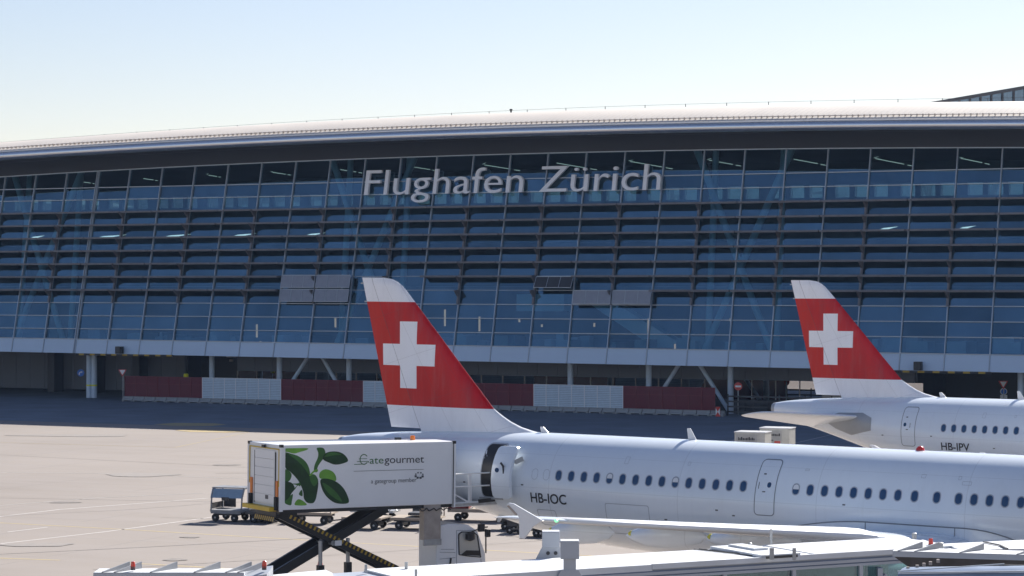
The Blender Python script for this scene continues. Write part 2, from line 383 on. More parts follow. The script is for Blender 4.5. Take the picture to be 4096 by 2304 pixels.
for cx, cy, rx, ry, m_ in ((300, 1742, 4.6, 1.6, PS), (1250, 2134, .6, .35, PO), (700, 2240, .5, .4, PO), (560, 1900, 2.2, 1.4, PS), (260, 2010, .8, .5, PO), (150, 2180, 1.6, .9, PS), (900, 1860, .9, .6, PO), (760, 2150, .45, .3, PO), (2420, 2150, 1.2, .5, PO)):
    c_ = at(cx, cy); mb = MB(); mb.add([(c_.x+rx*math.cos(t)*(1+.18*math.sin(3*t+cx)), c_.y+ry*math.sin(t)*(1+.2*math.cos(2*t+cy)), .020) for t in [2*math.pi*i/22 for i in range(22)]], [tuple(range(22))]); kind(obj('apron_stain', mb, m_))
for nm, pts in (('yellow_apron_patch', [(612, 1698), (700, 1692), (860, 1694), (905, 1699), (840, 1705), (690, 1704)]),
                ('yellow_apron_patch', [(700, 1722), (760, 1718), (930, 1722), (1000, 1728), (900, 1731), (760, 1728)])):
    mb = MB(); P = [at(*p) for p in pts]; mb.add([(p.x, p.y, .016) for p in P], [tuple(range(len(P)))]); kind(obj(nm, mb, PY))
# road sheet by the terminal, coloured darker to deepen its shade
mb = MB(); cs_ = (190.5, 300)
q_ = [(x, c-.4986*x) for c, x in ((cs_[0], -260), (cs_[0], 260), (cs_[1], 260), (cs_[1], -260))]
mb.add([(x, y, .004) for x, y in q_], [(0, 1, 2, 3)]); kind(obj('service_road', mb, mat('road_shade_tone', (.15, .175, .215), .9, var=.3, scale=.25, bump=.2)))
# ------------------------------------------------------------------ terminal
PHI = R(26.5); cP, sP = math.cos(PHI), math.sin(PHI)
T0 = 229.75
term = thing('terminal_building', 'long glass fronted airport terminal with curved pale metal roof and dark louvre rows', 'terminal', (0, T0, 0), -PHI)
def LW(x, y, z=0): return Vector((x*cP+y*sP, T0-x*sP+y*cP, z))     # terminal-local to world
def fy(z): return .225*(z-4.5)
S0, S1 = -96., 70.
def gtop(s): return 23.77-.00027*s*s
def sptop(s): return 5.83-.0042*s
def spbot(s): return 4.40-.0045*s
MU = [1.71+3.915*(i-15) for i in range(-9, 33)]
ZB = 9.69; PITCH = 1.309
ZL = [ZB+PITCH*k for k in range(7, 0, -1)]           # seven louvre lines, top one first
ZT = [ZB+PITCH*8.95, ZB+PITCH*8, ZB, ZB-PITCH, ZB-2*PITCH]
# glazing bays between mullions
cover = lambda z, o=0: fy(z)-o
for i in range(len(MU)-1):
    a, b = MU[i], MU[i+1]; mb = MB()
    zz = [0, 1]
    top = [min(gtop(a), gtop(b)), 0]
    mb.add([(a, fy(sptop(a)), sptop(a)), (b, fy(sptop(b)), sptop(b)), (b, fy(gtop(b)), gtop(b)), (a, fy(gtop(a)), gtop(a))], [(0, 1, 2, 3)])
    obj('glazing_bay', mb, M['glass'], term, recalc=False)
    # spandrel panel
    mb = MB(); g_ = .05
    for x0, x1 in ((a+g_, b-g_),):
        p = []
        for o_ in (.14, .0):
            p += [(x0, fy(spbot(x0))-o_, spbot(x0)), (x1, fy(spbot(x1))-o_, spbot(x1)), (x1, fy(sptop(x1))-o_, sptop(x1)), (x0, fy(sptop(x0))-o_, sptop(x0))]
        mb.hexa([p[0], p[1], p[5], p[4], p[3], p[2], p[6], p[7]])
    obj('spandrel_panel', mb, M['spandrel'], term)
# spandrel backing
mb = MB()
for i in range(len(MU)-1):
    a, b = MU[i], MU[i+1]
    mb.add([(a, fy(spbot(a))+.03, spbot(a)), (b, fy(spbot(b))+.03, spbot(b)), (b, fy(sptop(b))+.03, sptop(b)), (a, fy(sptop(a))+.03, sptop(a))], [(0, 1, 2, 3)])
obj('spandrel_backing', mb, M['soffit'], term)
# mullions
for i, s in enumerate(MU):
    k = i-9; mb = MB(); offs = (-.11, .11) if k == 2 else (0,)
    for o_ in offs:
        a = (s+o_, fy(spbot(s))-.12, spbot(s)); b = (s+o_, fy(gtop(s))-.12, gtop(s))
        mb.bar(a, b, .085, .20, up=(0, 1, 0))
    obj('mullion', mb, M['mullion'], term)
    if k % 2 == 1:                      # bracketed mullion carrying the louvres
        mb = MB()
        mb.bar((s, fy(ZB)-.30, ZB), (s, fy(ZL[0])-.30, ZL[0]+.1), .20, .2, up=(0, 1, 0))
        for z in ZL:
            y = fy(z)-.3
            mb.prism([(s, y, z+.05), (s, y-.95, z+.02), (s, y-.95, z-.08), (s, y-.15, z-.75), (s, y, z-.85)], (-.06, 0, 0), (.06, 0, 0))
        obj('louver_bracket', mb, M['louver'], term)
for z in ZT:
    mb = MB(); pts = [MU[0], MU[-1]]
    mb.bar((MU[0], fy(z)-.06, z), (MU[-1], fy(z)-.06, z), .10, .075)
    obj('transom', mb, M['mullion'], term)
mb = MB(); mb2 = MB()                    # glass head + sill trims following the arch
for i in range(len(MU)-1):
    a, b = MU[i], MU[i+1]
    mb.bar((a, fy(gtop(a))-.08, gtop(a)), (b, fy(gtop(b))-.08, gtop(b)), .12, .09)
    mb2.bar((a, fy(sptop(a))-.17, sptop(a)), (b, fy(sptop(b))-.17, sptop(b)), .10, .08)
obj('head_trim', mb, M['mullion'], term); obj('sill_trim', mb2, M['mullion'], term)
for z in ZL:
    mb = MB(); mb.bar((MU[0], fy(z)-.03, z), (MU[-1], fy(z)-.03, z), .06, .05); obj('transom', mb, M['mullion'], term)
# louvre rows; state per bay: blades missing or hanging down in places
missing = {5: (10, 11), 6: (10, 11, 12, 13, 14)}
folded = {5: (8, 9), 6: (8, 9, 16, 17)}; half = {5: (15,)}
for r, z in enumerate(ZL):
    mb = MB()
    for i in range(len(MU)-1):
        k = i-9
        if k in missing.get(r, ()) or k in folded.get(r, ()) or k in half.get(r, ()): continue
        if r == 6 and k == 15: continue
        a, b = MU[i]+.04, MU[i+1]-.04; y = fy(z)
        ta = .10
        mb.hexa([(a, y-1.12, z-.11), (b, y-1.12, z-.11), (b, y-.22, z-.06), (a, y-.22, z-.06),
                 (a, y-1.12, z+.07), (b, y-1.12, z+.07), (b, y-.22, z+.08), (a, y-.22, z+.08)])
    obj('louver_row', mb, M['louver'], term)
def hang(i, z, dz, ydrop, m='louverpanel'):
    mb = MB(); a, b = MU[i+9]+.30, MU[i+10]+.14
    y0 = fy(z)-.7; y1 = y0-ydrop
    mb.hexa([(a, y1-.05, z-dz), (b, y1-.05, z-dz), (b, y1, z-dz), (a, y1, z-dz), (a, y0-.05, z), (b, y0-.05, z), (b, y0, z), (a, y0, z)])
    o = obj('hanging_louver_panel', mb, M[m], term)
    f = MB()
    for q in range(4):
        x = a+(b-a)*q/3; f.bar((x, y1-.07, z-dz), (x, y0-.07, z), .035, .03, up=(0, 1, 0))
    for u, v in ((y0, z), (y1, z-dz)): f.bar((a, u-.07, v), (b, u-.07, v), .04, .05)
    obj('panel_frame', f, M['mullion'], o)
for k in (8, 9):
    hang(k, ZL[5]+.12, 1.18, .27); hang(k, ZL[6]+.08, 1.18, .27)
hang(15, ZL[5]-.05, 1.0, .6, 'darkpanel'); hang(16, ZL[6]-.02, 1.2, .27); hang(17, ZL[6]-.02, 1.2, .27)
# roof band, eave and roof
SS = [S0+(S1-S0)*k/72 for k in range(73)]
def strip(prof_fn, name, m, smooth=True):
    rows = [prof_fn(s) for s in SS]; mb = MB(); mb.rings(rows, False, False, closed=False); return obj(name, mb, m, term, smooth)
def yE(s): return fy(gtop(s))-5.9
strip(lambda s: [(s, fy(gtop(s)+q)-.02, gtop(s)+q) for q in (0.02, 1.45)]+[(s, fy(gtop(s)+1.45)-.18, gtop(s)+1.45), (s, fy(gtop(s)+1.45)-.1, gtop(s)+2.1)], 'dark_fascia', M['darkpanel'], False)
strip(lambda s: [(s, fy(gtop(s)+1.4)+.05, gtop(s)+1.95), (s, yE(s)+.25, gtop(s)+1.33), (s, yE(s)+.02, gtop(s)+1.24)], 'eave_soffit', M['soffit'])
def fas(s):
    z = gtop(s)+1.24; h = .84; out = []
    for k in range(11):
        t = math.pi*k/10; out.append((s, yE(s)-.34*math.sin(t), z+h/2-h/2*math.cos(t)))
    return out
strip(fas, 'eave_fascia', M['alu'])
RP = [(0, 0), (.35, .12), (1.2, .46), (2.5, .9), (4.5, 1.4), (7, 1.82), (10, 2.15), (14, 2.42), (19, 2.56), (26, 2.5), (36, 2.0), (46, .8), (52, -1.5)]
strip(lambda s: [(s, yE(s)+a, gtop(s)+2.08+b*(1-.10*(s < 0)*min(1, -s/60))) for a, b in RP], 'roof', M['roof'])
mb = MB()
for i in range(len(SS)-1):
    a, b = SS[i], SS[i+1]; mb.bar((a, yE(a)+.05, gtop(a)+2.10), (b, yE(b)+.05, gtop(b)+2.10), .5, .10)
obj('roof_edge_strip', mb, M['white'], term)
mb = MB()
for i in range(len(SS)-1):
    a, b = SS[i], SS[i+1]; mb.bar((a, yE(a)+1.0, gtop(a)+2.58), (b, yE(b)+1.0, gtop(b)+2.58), .06, .06)
x = S0
while x < S1:
    mb.box(x, x+.06, yE(x)+.8, yE(x)+1.1, gtop(x)+2.46, gtop(x)+2.64); x += .52
obj('snow_guard', mb, M['tan'], term)
# lightning rods with the wire along the ridge
yr = lambda s: yE(s)+19
zr = lambda s: gtop(s)+2.08+2.56*(1-.10*(s < 0)*min(1, -s/60))
rods = MB(); s = -58.
mb0 = MB()
for a, b in zip(SS, SS[1:]): mb0.tube((a, yr(a), zr(a)+.52), (b, yr(b), zr(b)+.52), .012, n=5)
obj('lightning_wire', mb0, M['darksteel'], term)
mb0 = MB()
for a, b in zip(SS, SS[1:]): mb0.bar((a, yr(a)-.5, zr(a)+.03), (b, yr(b)-.5, zr(b)+.03), .16, .08)
obj('ridge_trim', mb0, M['tan'], term)
while s < 50:
    r_ = MB(); r_.tube((s, yr(s), zr(s)-.05), (s, yr(s), zr(s)+.55), .035, n=6); obj('lightning_rod', r_, M['darksteel'], term); s += 4.25
r_ = MB(); r_.lathe([(.09, 0), (.09, .5), (.16, .5), (.16, .62), (.02, .66)], (-8.6, yr(-8.6)-.4, zr(-8.6)), n=8); obj('roof_vent', r_, M['darksteel'], term)
r_ = MB(); r_.box(-44.8, -44.55, yr(-44)-.4, yr(-44), zr(-44.6), zr(-44.6)+.4); obj('roof_vent', r_, M['darksteel'], term)
# rear and end walls, floors, interior
DEP = 40.
mb = MB()
for i in range(len(SS)-1):
    a, b = SS[i], SS[i+1]
    mb.add([(a, DEP, 0), (b, DEP, 0), (b, DEP, 20.5), (a, DEP, 20.5)], [(0, 1, 2, 3)])
    mb.add([(a, DEP, 21.8), (b, DEP, 21.8), (b, DEP, gtop(b)+3.2), (a, DEP, gtop(a)+3.2)], [(0, 1, 2, 3)])
x = S0
while x < S1:
    for q, wd in ((0, 1.3), (2.9, .5), (5., .5)): mb.box(x+q, x+q+wd, DEP-.2, DEP+.1, 20.5, 21.8)
    x += 7.0
obj('rear_wall', mb, M['intdark'], term)
mb = MB(); mb.add([(S0, DEP+.3, 20.4), (S1, DEP+.3, 20.4), (S1, DEP+.3, 21.9), (S0, DEP+.3, 21.9)], [(0, 1, 2, 3)]); obj('rear_glazing', mb, glassmat('rear_glass', (.055, .08, .11), .1), term)
mb = MB()
mb.box(S0, S1, .4, DEP-.1, 5.45, 5.62); mb.box(S0, S1, 9, DEP-.1, 10.9, 11.3); mb.box(S0, S1, 14, DEP-.1, 15.6, 16.1)
obj('floor_slab', mb, M['intdark'], term)
mb = MB(); mb.box(S0, S0+.3, .5, DEP, 0, 22); mb.box(S1-.3, S1, .5, DEP, 0, 22); obj('end_wall', mb, M['intdark'], term)
strip(lambda s: [(s, fy(gtop(s))+.3, gtop(s)+.9), (s, 10, gtop(s)+1.3), (s, 25, gtop(s)+1.6), (s, DEP, gtop(s)+.5)], 'ceiling', M['intdark'])
def sx_(px):
    u = (px*1.59-2048)/F; Y = 233.2/(1+.4986*u); return u*Y/cP-1.5
# hall columns and X bracing behind the glass
for s0 in (-57.2, -18.2, 20.4, 59.):
    for q in (-3.3, 3.3):
        mb = MB(); mb.tube((s0+q, 5.6, 5.62), (s0+q, 7.6, 24.2), .30, n=16); obj('hall_column', mb, M['intcol'], term, True)
    for q in (-1, 1):
        mb = MB(); mb.tube((s0-3.2*q, 4.6, 5.62), (s0+4.6*q, 6.2, 23.8), .30, .34, n=16); obj('hall_brace', mb, M['intcol'], term, True)
# strip lights under the hall ceiling
for k in range(13):
    s = -54+7.83*k+random.uniform(-.3, .3); q = min(1, max(.3, (s+62)/75))*random.uniform(.7, 1.1); mb = MB()
    mb.bar((s, 8, gtop(s)-.75), (s+1.3*q, 8+4.5*q, gtop(s)-.75-.35*q), .07, .06); mb.bar((s+1.45*q, 8.2+5*q, gtop(s)-.78-.38*q), (s+1.7*q, 8.2+6*q, gtop(s)-.78-.44*q), .07, .06)
    if k % 3 != 1: mb.bar((s-.1, 7.8, gtop(s)-.7), (s+.35*q, 7.8, gtop(s)-.7+.3*random.random()), .04, .035)
    obj('strip_light', mb, M['lampglow'], term)
for k in range(7):
    s = 2+7.8*(k-2); mb = MB()
    mb.add([(s-1.9, 12, gtop(s)-.1), (s+2.2, 12, gtop(s)-.15), (s+1.3, 11, gtop(s)+.45), (s-1.7, 11, gtop(s)+.45)], [(0, 1, 2, 3)])
M['gallerylight'] = mat('gallery_light', (.85, .85, .8), .4, emit=(1, .93, .78), es=.7)  # added glowing wedges imitate bright streaks in the glass, not known lamps
for pa, pb in ((72, 108), (240, 315), (408, 478), (580, 642), (765, 815), (2208, 2256), (2408, 2452)):
    a, b = sx_(pa), sx_(pb); yy = fy(16.5)+.5; mb = MB()
    mb.prism([(a, yy, 16.28), (a+(b-a)*.25, yy, 16.44), (b, yy, 16.56), (a+(b-a)*.4, yy, 16.30)], (0, 0, 0), (0, .15, 0)); obj('gallery_light', mb, M['gallerylight'], term)
# pendant lamps and pale posts low in the hall
for px, py, h in ((736, 815, .9), (1095, 800, 1.6), (1205, 815, 1.4), (1330, 806, .3), (1400, 818, .25), (1560, 815, .35), (1722, 818, 1.5), (1800, 870, .8), (1912, 818, .5), (1960, 800, .25), (468, 838, 1.3), (480, 870, .4)):
    q = atY(px*1.59, py*1.59, 238); v = Vector((q.x, q.y-T0, q.z)); lx = v.x*cP-v.y*sP; ly = 6.0
    mb = MB(); mb.box(lx-.07, lx+.07, ly, ly+.14, q.z-h/2, q.z+h/2); obj('pendant_lamp', mb, M['pendant'], term)
# escalator and kiosks inside the hall
mb = MB(); mb.prism([(3.5, 7, 10.4), (5.2, 7, 10.9), (14.5, 7, 5.7), (11.2, 7, 5.7)], (0, 0, 0), (0, 1.6, 0)); obj('escalator', mb, M['intcol'], term)
mb = MB(); mb.box(-3.5, 1.5, 8, 11, 9.0, 10.6); obj('kiosk_wall', mb, M['intcol'], term)
mb = MB()
for k in range(60):
    x = random.uniform(-58, 46); h = random.uniform(.5, 1.5); mb.box(x, x+random.uniform(.3, 1.8), 4+random.uniform(0, 3), 7.5, 5.62, 5.62+h)
obj('seating', mb, M['grey'], term)
# underside
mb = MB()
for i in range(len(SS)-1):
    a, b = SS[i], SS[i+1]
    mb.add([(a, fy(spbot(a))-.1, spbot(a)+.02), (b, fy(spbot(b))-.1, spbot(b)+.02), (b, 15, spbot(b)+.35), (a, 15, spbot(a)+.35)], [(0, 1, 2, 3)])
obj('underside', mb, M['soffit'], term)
def CL(c, s0): return (s0-sP*(c-T0), cP*(c-T0))
# recessed ground floor wall in segments
def wall(a, b, y, z0, z1, m, name='recessed_wall', joint=2.1):
    mb = MB(); x = a
    while x < b-.01:
        e = min(b, x+joint); mb.box(x+.02, e-.02, y, y+.2, z0, z1); x = e
    mb.box(a, b, y+.08, y+.3, z0, z1); return obj(name, mb, m, term)
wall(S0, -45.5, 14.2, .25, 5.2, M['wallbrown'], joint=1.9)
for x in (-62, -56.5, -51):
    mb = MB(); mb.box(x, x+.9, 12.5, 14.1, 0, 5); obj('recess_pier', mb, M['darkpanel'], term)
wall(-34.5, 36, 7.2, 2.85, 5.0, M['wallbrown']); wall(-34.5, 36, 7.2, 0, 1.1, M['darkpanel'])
M['ribbon'] = glassmat('ribbon_glass', (.25, .25, .25), .65, (.8, .8, .8))
x = -34.5; 
while x < 35:
    mb = MB(); mb.box(x+.04, x+2.26, 7.3, 7.34, 1.1, 2.85); p_ = obj('ribbon_window', mb, M['ribbon'], term)
    mb = MB(); mb.box(x-.03, x+.03, 7.2, 7.3, 1.1, 2.85); obj('window_post', mb, M['tan'], p_); x += 2.3
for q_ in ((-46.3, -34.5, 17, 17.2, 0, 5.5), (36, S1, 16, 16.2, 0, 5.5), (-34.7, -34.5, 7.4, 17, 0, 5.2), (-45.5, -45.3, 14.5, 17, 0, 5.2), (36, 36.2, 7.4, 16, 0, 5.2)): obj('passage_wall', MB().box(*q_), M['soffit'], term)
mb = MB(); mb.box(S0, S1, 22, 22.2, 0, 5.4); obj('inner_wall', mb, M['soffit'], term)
for a, b, z in ((-42, -39.7, 3.95), (-38, -36.8, 3.95), (-41.6, -41.2, 3.5), (-37.8, -37.3, 3.55)):
    mb = MB(); mb.box(a, b, 16.7, 16.9, z-.1, z+.12); obj('opening_light', mb, M['tan'], term)  # tan bars painted in for the bright slits beyond the passage
mb = MB(); mb.box(27.5, 35, 7.02, 7.12, 1.4, 2.9); obj('dusty_window', mb, M['tan'], term)  # plain tan pane in front of the wall
# outer columns and raking legs
CY = cP*(232.9-T0)
for px, py in ((299, 1595), (327, 1595)):
    P = at(px, py); v = P-Vector((0, T0, 0)); x = v.x*cP-v.y*sP
    mb = MB(); mb.tube((x, CY, 0), (x, CY, 4.9), .29, n=20); c_ = obj('outer_column', mb, M['column'], term, True)
    mb = MB(); mb.tube((x, CY, 1.20), (x, CY, 1.36), .30, n=20); obj('yellow_band', mb, mat('hi_vis_yellow', (.75, .75, .05), .5), c_, True)
for px in (533, 703, 878, 1435, 1632, 1838, 2568):
    u = (px*1.59-2048)/F; Y = 232.9/(1+.4986*u); s0 = u*Y/cP; x = s0-sP*(232.9-T0)
    mb = MB(); mb.tube((x, CY, 0), (x, CY, 4.9), .27, n=20); obj('outer_column', mb, M['column'], term, True)
for px0, px1 in ((700, 775), (878, 803), (1632, 1712), (1838, 1750)):
    xs = []
    for px in (px0, px1):
        u = (px*1.59-2048)/F; Y = 232.9/(1+.4986*u); xs.append(u*Y/cP-sP*(232.9-T0))
    mb = MB(); mb.tube((xs[0], CY, 0), (xs[1], CY+.3, 4.7), .19, n=14); obj('raking_leg', mb, M['column'], term, True)
def sx(px):
    u = (px*1.59-2048)/F; Y = T0/(1+.4986*u); return u*Y/cP
for a, b in ((195, 437), (2240, 2495)):
    mb = MB(); mb.box(sx(a), sx(b), -.22, -.02, spbot(sx(a))-.20, spbot(sx(a))-.02); obj('hazard_edge', mb, M['hazard'], term)
for px in (308, 2315):
    x = sx(px); mb = MB(); z = spbot(x)+.05; mb.box(x-.32, x+.32, fy(z)-.85, fy(z)-.25, z, z+.72)
    mb.box(x-.2, x+.2, fy(z)-.3, fy(z)-.12, z+.2, z+.5)
    o = obj('wall_floodlight', mb, M['black'], term, bev=.03)
# lettering
sign = thing('letter_sign', 'large grey letters reading Flughafen Zürich on the terminal glass', 'sign', (0, T0, 0), -PHI)
TXT = 'Flughafen Zürich'; OFF = -.004
_, vmax, _, _ = bounds(text_mesh(TXT, 0, OFF)[0]); vmin = bounds(text_mesh(TXT, 0, OFF)[0])[0]
capa, capb = bounds(text_mesh('F', 0, OFF)[0])[2:]
LX0, LX1, LZ0, LZ1 = -17.35, 13.5, 20.12, 22.5
fx = (LX1-LX0)/(vmax-vmin); fz = (LZ1-LZ0)/(capb-capa)
for i, ch in enumerate(TXT):
    if ch == ' ': continue
    full = bounds(text_mesh(TXT[:i+1], 0, OFF)[0])[1]; v, f = text_mesh(ch, .05, OFF); own = bounds(v)[1]
    mb = MB(); vs = []
    for p in v:
        x = LX0+(p[0]+full-own-vmin)*fx; z = LZ0+(p[1]-capa)*fz; d = .30 if p[2] < 0 else .62
        vs.append((x, fy(z)-d, z))
    mb.add(vs, f); L = obj('letter', mb, M['letter'], sign)
    mb = MB(); xa = min(q[0] for q in vs); xb = max(q[0] for q in vs); z = 21.2
    for xx in (xa+.15, xb-.15): mb.bar((xx, fy(z)-.02, z), (xx, fy(z)-.32, z), .05, .05)
    obj('fixing', mb, M['darksteel'], L)

# building behind the roof at the upper right
rb = thing('roof_gallery', 'dark glazed gallery rising behind the terminal roof at its right end', 'building')
DI = Vector((.246, -.969, 0)); B0 = atY(3715, 409, 262); SD = Vector((.969, .246, 0))
Ln = 40; zt = B0.z
mb = MB(); p = [B0-SD*0, B0+DI*Ln, B0+DI*Ln+SD*9, B0+SD*9]
mb.hexa([q+Vector((0, 0, -3.2)) for q in p]+[q+Vector((0, 0, 0)) for q in p]); obj('gallery_body', mb, M['darkpanel'], rb)
x = .6
while x < Ln:
    a = B0+DI*x-SD*.04; b = B0+DI*(x+1.9)-SD*.04; mb = MB()
    mb.hexa([a+Vector((0, 0, -1.75)), b+Vector((0, 0, -1.75)), b-SD*.02+Vector((0, 0, -1.75)), a-SD*.02+Vector((0, 0, -1.75)), a+Vector((0, 0, -.35)), b+Vector((0, 0, -.35)), b-SD*.02+Vector((0, 0, -.35)), a-SD*.02+Vector((0, 0, -.35))])
    obj('gallery_window', mb, mat('gallery_glass', (.10, .20, .30), .15, var=.2, spec=.8) if x < 1 else bpy.data.materials['gallery_glass'], rb); x += 2.5
mb = MB()
for k in range(4):
    a = B0+DI*(24+k*3.4)+SD*.3; mb.tube(a, a+Vector((0, 0, 1.0)), .05, n=6); mb.tube(a+Vector((0, 0, 1.0)), a+DI*3+Vector((0, 0, 1.0)), .05, n=6)
obj('gallery_railing', mb, M['steel'], rb)
B1 = B0
# ------------------------------------------------------------------ hoarding on concrete barriers
CH_ = 227.8
def HP(s, z=0, off=0): return Vector((s*cP+off*sP, CH_-s*sP+off*cP, z))
sections = [(-42.7, -33.6, 'r'), (-33.6, -24.6, 'w'), (-24.6, -15.6, 'r'), (-15.6, -6.6, 'w'), (-6.6, 2.2, 'r'), (2.2, 11.1, 'w'), (11.1, 19.9, 'r')]
labs = ['dark red mesh screen at the left end of the row, beside the triangular sign', 'pale slatted screen below the second outer column from the left pair', 'dark red mesh screen between two pale screens, left of the nearer tail fin',
        'pale slatted screen partly hidden behind the nearer tail fin', 'dark red mesh screen just right of the nearer tail fin', 'pale slatted screen between the two tail fins', 'dark red mesh screen at the right end of the row']
for (a, b, t), lb in zip(sections, labs):
    r_ = thing('barrier_screen', lb, 'screen', HP(a), -PHI, 'screens standing on the concrete barriers'); Lh = b-a
    mb = MB(); mb.box(.03, Lh-.03, -.02, .02, .48, 2.45); obj('screen_mesh', mb, M['hoardred'] if t == 'r' else M['slat'], r_)
    n_ = 7
    for k in range(n_+1):
        mb = MB(); x = min(max(Lh*k/n_, .04), Lh-.04); mb.box(x-.035, x+.035, -.07, -.021, .3, 2.47); obj('screen_post', mb, M['hoardframe'] if t == 'r' else M['white'], r_)
    mb = MB(); mb.box(0, Lh, -.06, -.021, 2.44, 2.5); 
    if t == 'r': mb.box(0, Lh, -.05, -.021, 1.75, 1.79)
    obj('top_rail', mb, M['hoardframe'] if t == 'r' else M['white'], r_)
def barrier_mesh():
    mb = MB(); L = 1.26
    sec = [(-.30, .10), (-.30, .18), (-.14, .30), (-.12, .5), (.12, .5), (.14, .30), (.30, .18), (.30, .10)]
    mb.prism([(0, y, z) for y, z in sec], (.02, 0, 0), (L, 0, 0))
    for a, b in ((.02, .22), (L-.2, L)): mb.box(a, b, -.30, .30, 0, .099)
    return mb
b0 = tag(obj('concrete_barrier', barrier_mesh(), M['concrete'], bev=.015), 'grey concrete barrier block under the screens', 'barrier', 'concrete barrier blocks under the screens')
b0.location = HP(-42.9); b0.rotation_euler = (0, 0, -PHI); b0['label'] = 'leftmost grey concrete barrier block, beside the triangular sign'
nb = 49
for k in range(1, nb):
    c = b0.copy(); sc.collection.objects.link(c); c.location = HP(-42.9+k*1.30); c.rotation_euler = (0, 0, -PHI+random.uniform(-.015, .015))
    s = -42.9+k*1.3+.6; j = next((i for i, q in enumerate(sections) if q[0] <= s <= q[1]), 6)
    c['label'] = 'grey concrete barrier block under the '+['leftmost red screen', 'leftmost pale screen', 'red screen between the first two pale ones', 'pale screen behind the nearer tail fin',
                  'red screen right of the nearer tail fin', 'pale screen between the tail fins', 'rightmost red screen'][j]
    if k == nb-1: c['label'] = 'rightmost grey concrete barrier block, beside the red and white marker'
# guard rails right of the hoarding
gr = thing('guard_fence', 'grey rail fence in shade right of the last red screen', 'fence', HP(20.4, 0, 1.5), -PHI)
for z in (.35, .8, 1.25, 1.7): mb = MB(); mb.box(0, 15, -.03, .03, z-.07, z+.07); obj('rail', mb, M['darksteel'], gr)
for k in range(7): mb = MB(); mb.box(k*2.4, k*2.4+.1, .03, .13, 0, 1.9); obj('post', mb, M['darksteel'], gr)
mk = MB(); mk.box(-.2, .2, -.04, .04, 0, .85)
o = thing('marker_board', 'red and white marker board at the right end of the barriers', 'marker', HP(20.3, 0, -.4), -PHI)
obj('board', mk, M['red'], o)
for sg in (-1, 1):
    mb = MB(); mb.add([(sg*.2, -.045, .1), (sg*.2, -.045, .75), (0, -.045, .42)], [(0, 1, 2)]); obj('chevron', mb, M['signwhite'], o)
# signs
def disc(x, y, z, r, d0, d1, n=24):
    mb = MB(); mb.tube((x, d0, z), (x, d1, z), r, n=n); return mb
def sgn(name, lb, px, py, Yc): 
    u = (px*1.59-2048)/F; Y = Yc/(1+.4986*u); P = Vector((u*Y, Y, 0)); z = CH-(py*1.59-HZ)/F*Y
    return thing(name, lb, 'sign', P, 0), z
o, z = sgn('direction_sign', 'round blue sign with a white curved arrow on the paired columns', 203, 938, 232.2)
obj('sign_disc', disc(0, 0, z, .36, -.03, .03), M['blue'], o)
mb = MB(); arc = [(-.14, -.2), (-.13, -.02), (-.06, .06), (.05, .08)]
for a, b in zip(arc, arc[1:]): mb.bar((a[0], -.045, z+a[1]), (b[0], -.045, z+b[1]), .09, .012, up=(0, 1, 0))
mb.prism([(.03, -.045, z+.2), (.03, -.045, z-.04), (.2, -.045, z+.08)], (0, -.006, 0), (0, .006, 0)); obj('arrow', mb, M['signwhite'], o)
mb = MB(); mb.box(-.15, .15, .03, .3, z-.05, z+.05); obj('bracket', mb, M['steel'], o)
def yieldsign(lb, px, py, Yc, pole=True, sc_=1.):
    o, z = sgn('yield_sign', lb, px, py, Yc); r = .42*sc_
    mb = MB(); mb.prism([(-r, 0, z+r*.7), (r, 0, z+r*.7), (0, 0, z-r)], (0, -.015, 0), (0, .015, 0)); obj('sign_border', mb, M['red'], o)
    r *= .68; mb = MB(); mb.prism([(-r, 0, z+.03+r*.72), (r, 0, z+.03+r*.72), (0, 0, z+.03-r)], (0, -.025, 0), (0, -.017, 0)); obj('sign_face', mb, M['signwhite'], o)
    if pole: mb = MB(); mb.tube((.05, .05, 0), (.05, .05, z+.3), .04, n=8); obj('pole', mb, M['steel'], o)
    return o, z
yieldsign('white and red triangular sign on a pole at the left end of the barriers', 308, 937, 227.2)
yieldsign('triangular sign above a round one in the dark opening at far right', 2524, 967, 236)
o, z = sgn('round_sign', 'round blue and white sign under the triangle at far right', 2525, 985, 236.3)
obj('sign_disc', disc(0, 0, z, .30, -.03, .03), M['signwhite'], o); obj('sign_face', disc(0, 0, z, .24, -.04, -.032), M['blue'], o)
mb = MB(); mb.tube((0, .1, 0), (0, .1, z), .04, n=8); obj('pole', mb, M['steel'], o)
o, z = sgn('plate_sign', 'small white plate under the round sign at far right', 2525, 998, 236.3); mb = MB(); mb.box(-.3, .3, -.03, 0, z-.15, z+.15); obj('plate', mb, M['signwhite'], o); mb = MB(); mb.tube((0, .1, 0), (0, .1, z), .04, n=8); obj('pole', mb, M['steel'], o)
o, z = sgn('no_entry_sign', 'red no entry sign with white bar beside the right outer column', 1857, 972, 231)
obj('sign_disc', disc(0, 0, z, .36, -.02, .02), M['red'], o); mb = MB(); mb.box(-.26, .26, -.035, -.022, z-.08, z+.08); obj('bar', mb, M['signwhite'], o)
mb = MB(); mb.tube((0, .06, 0), (0, .06, z), .05, n=8); obj('pole', mb, M['steel'], o)
o, z = sgn('warning_lamp', 'yellow box lamp above the leftmost red screen', 468, 946, 229)
o['category'] = 'lamp'; mb = MB(); mb.lathe([(.14, z-.25), (.24, z-.1), (.24, z+.18), (.15, z+.24)], n=12); obj('lamp_housing', mb, mat('lamp_yellow', (.75, .68, .03), .4), o, True)
mb = MB(); mb.tube((0, 0, 0), (0, 0, z-.2), .04, n=8); obj('pole', mb, M['steel'], o)

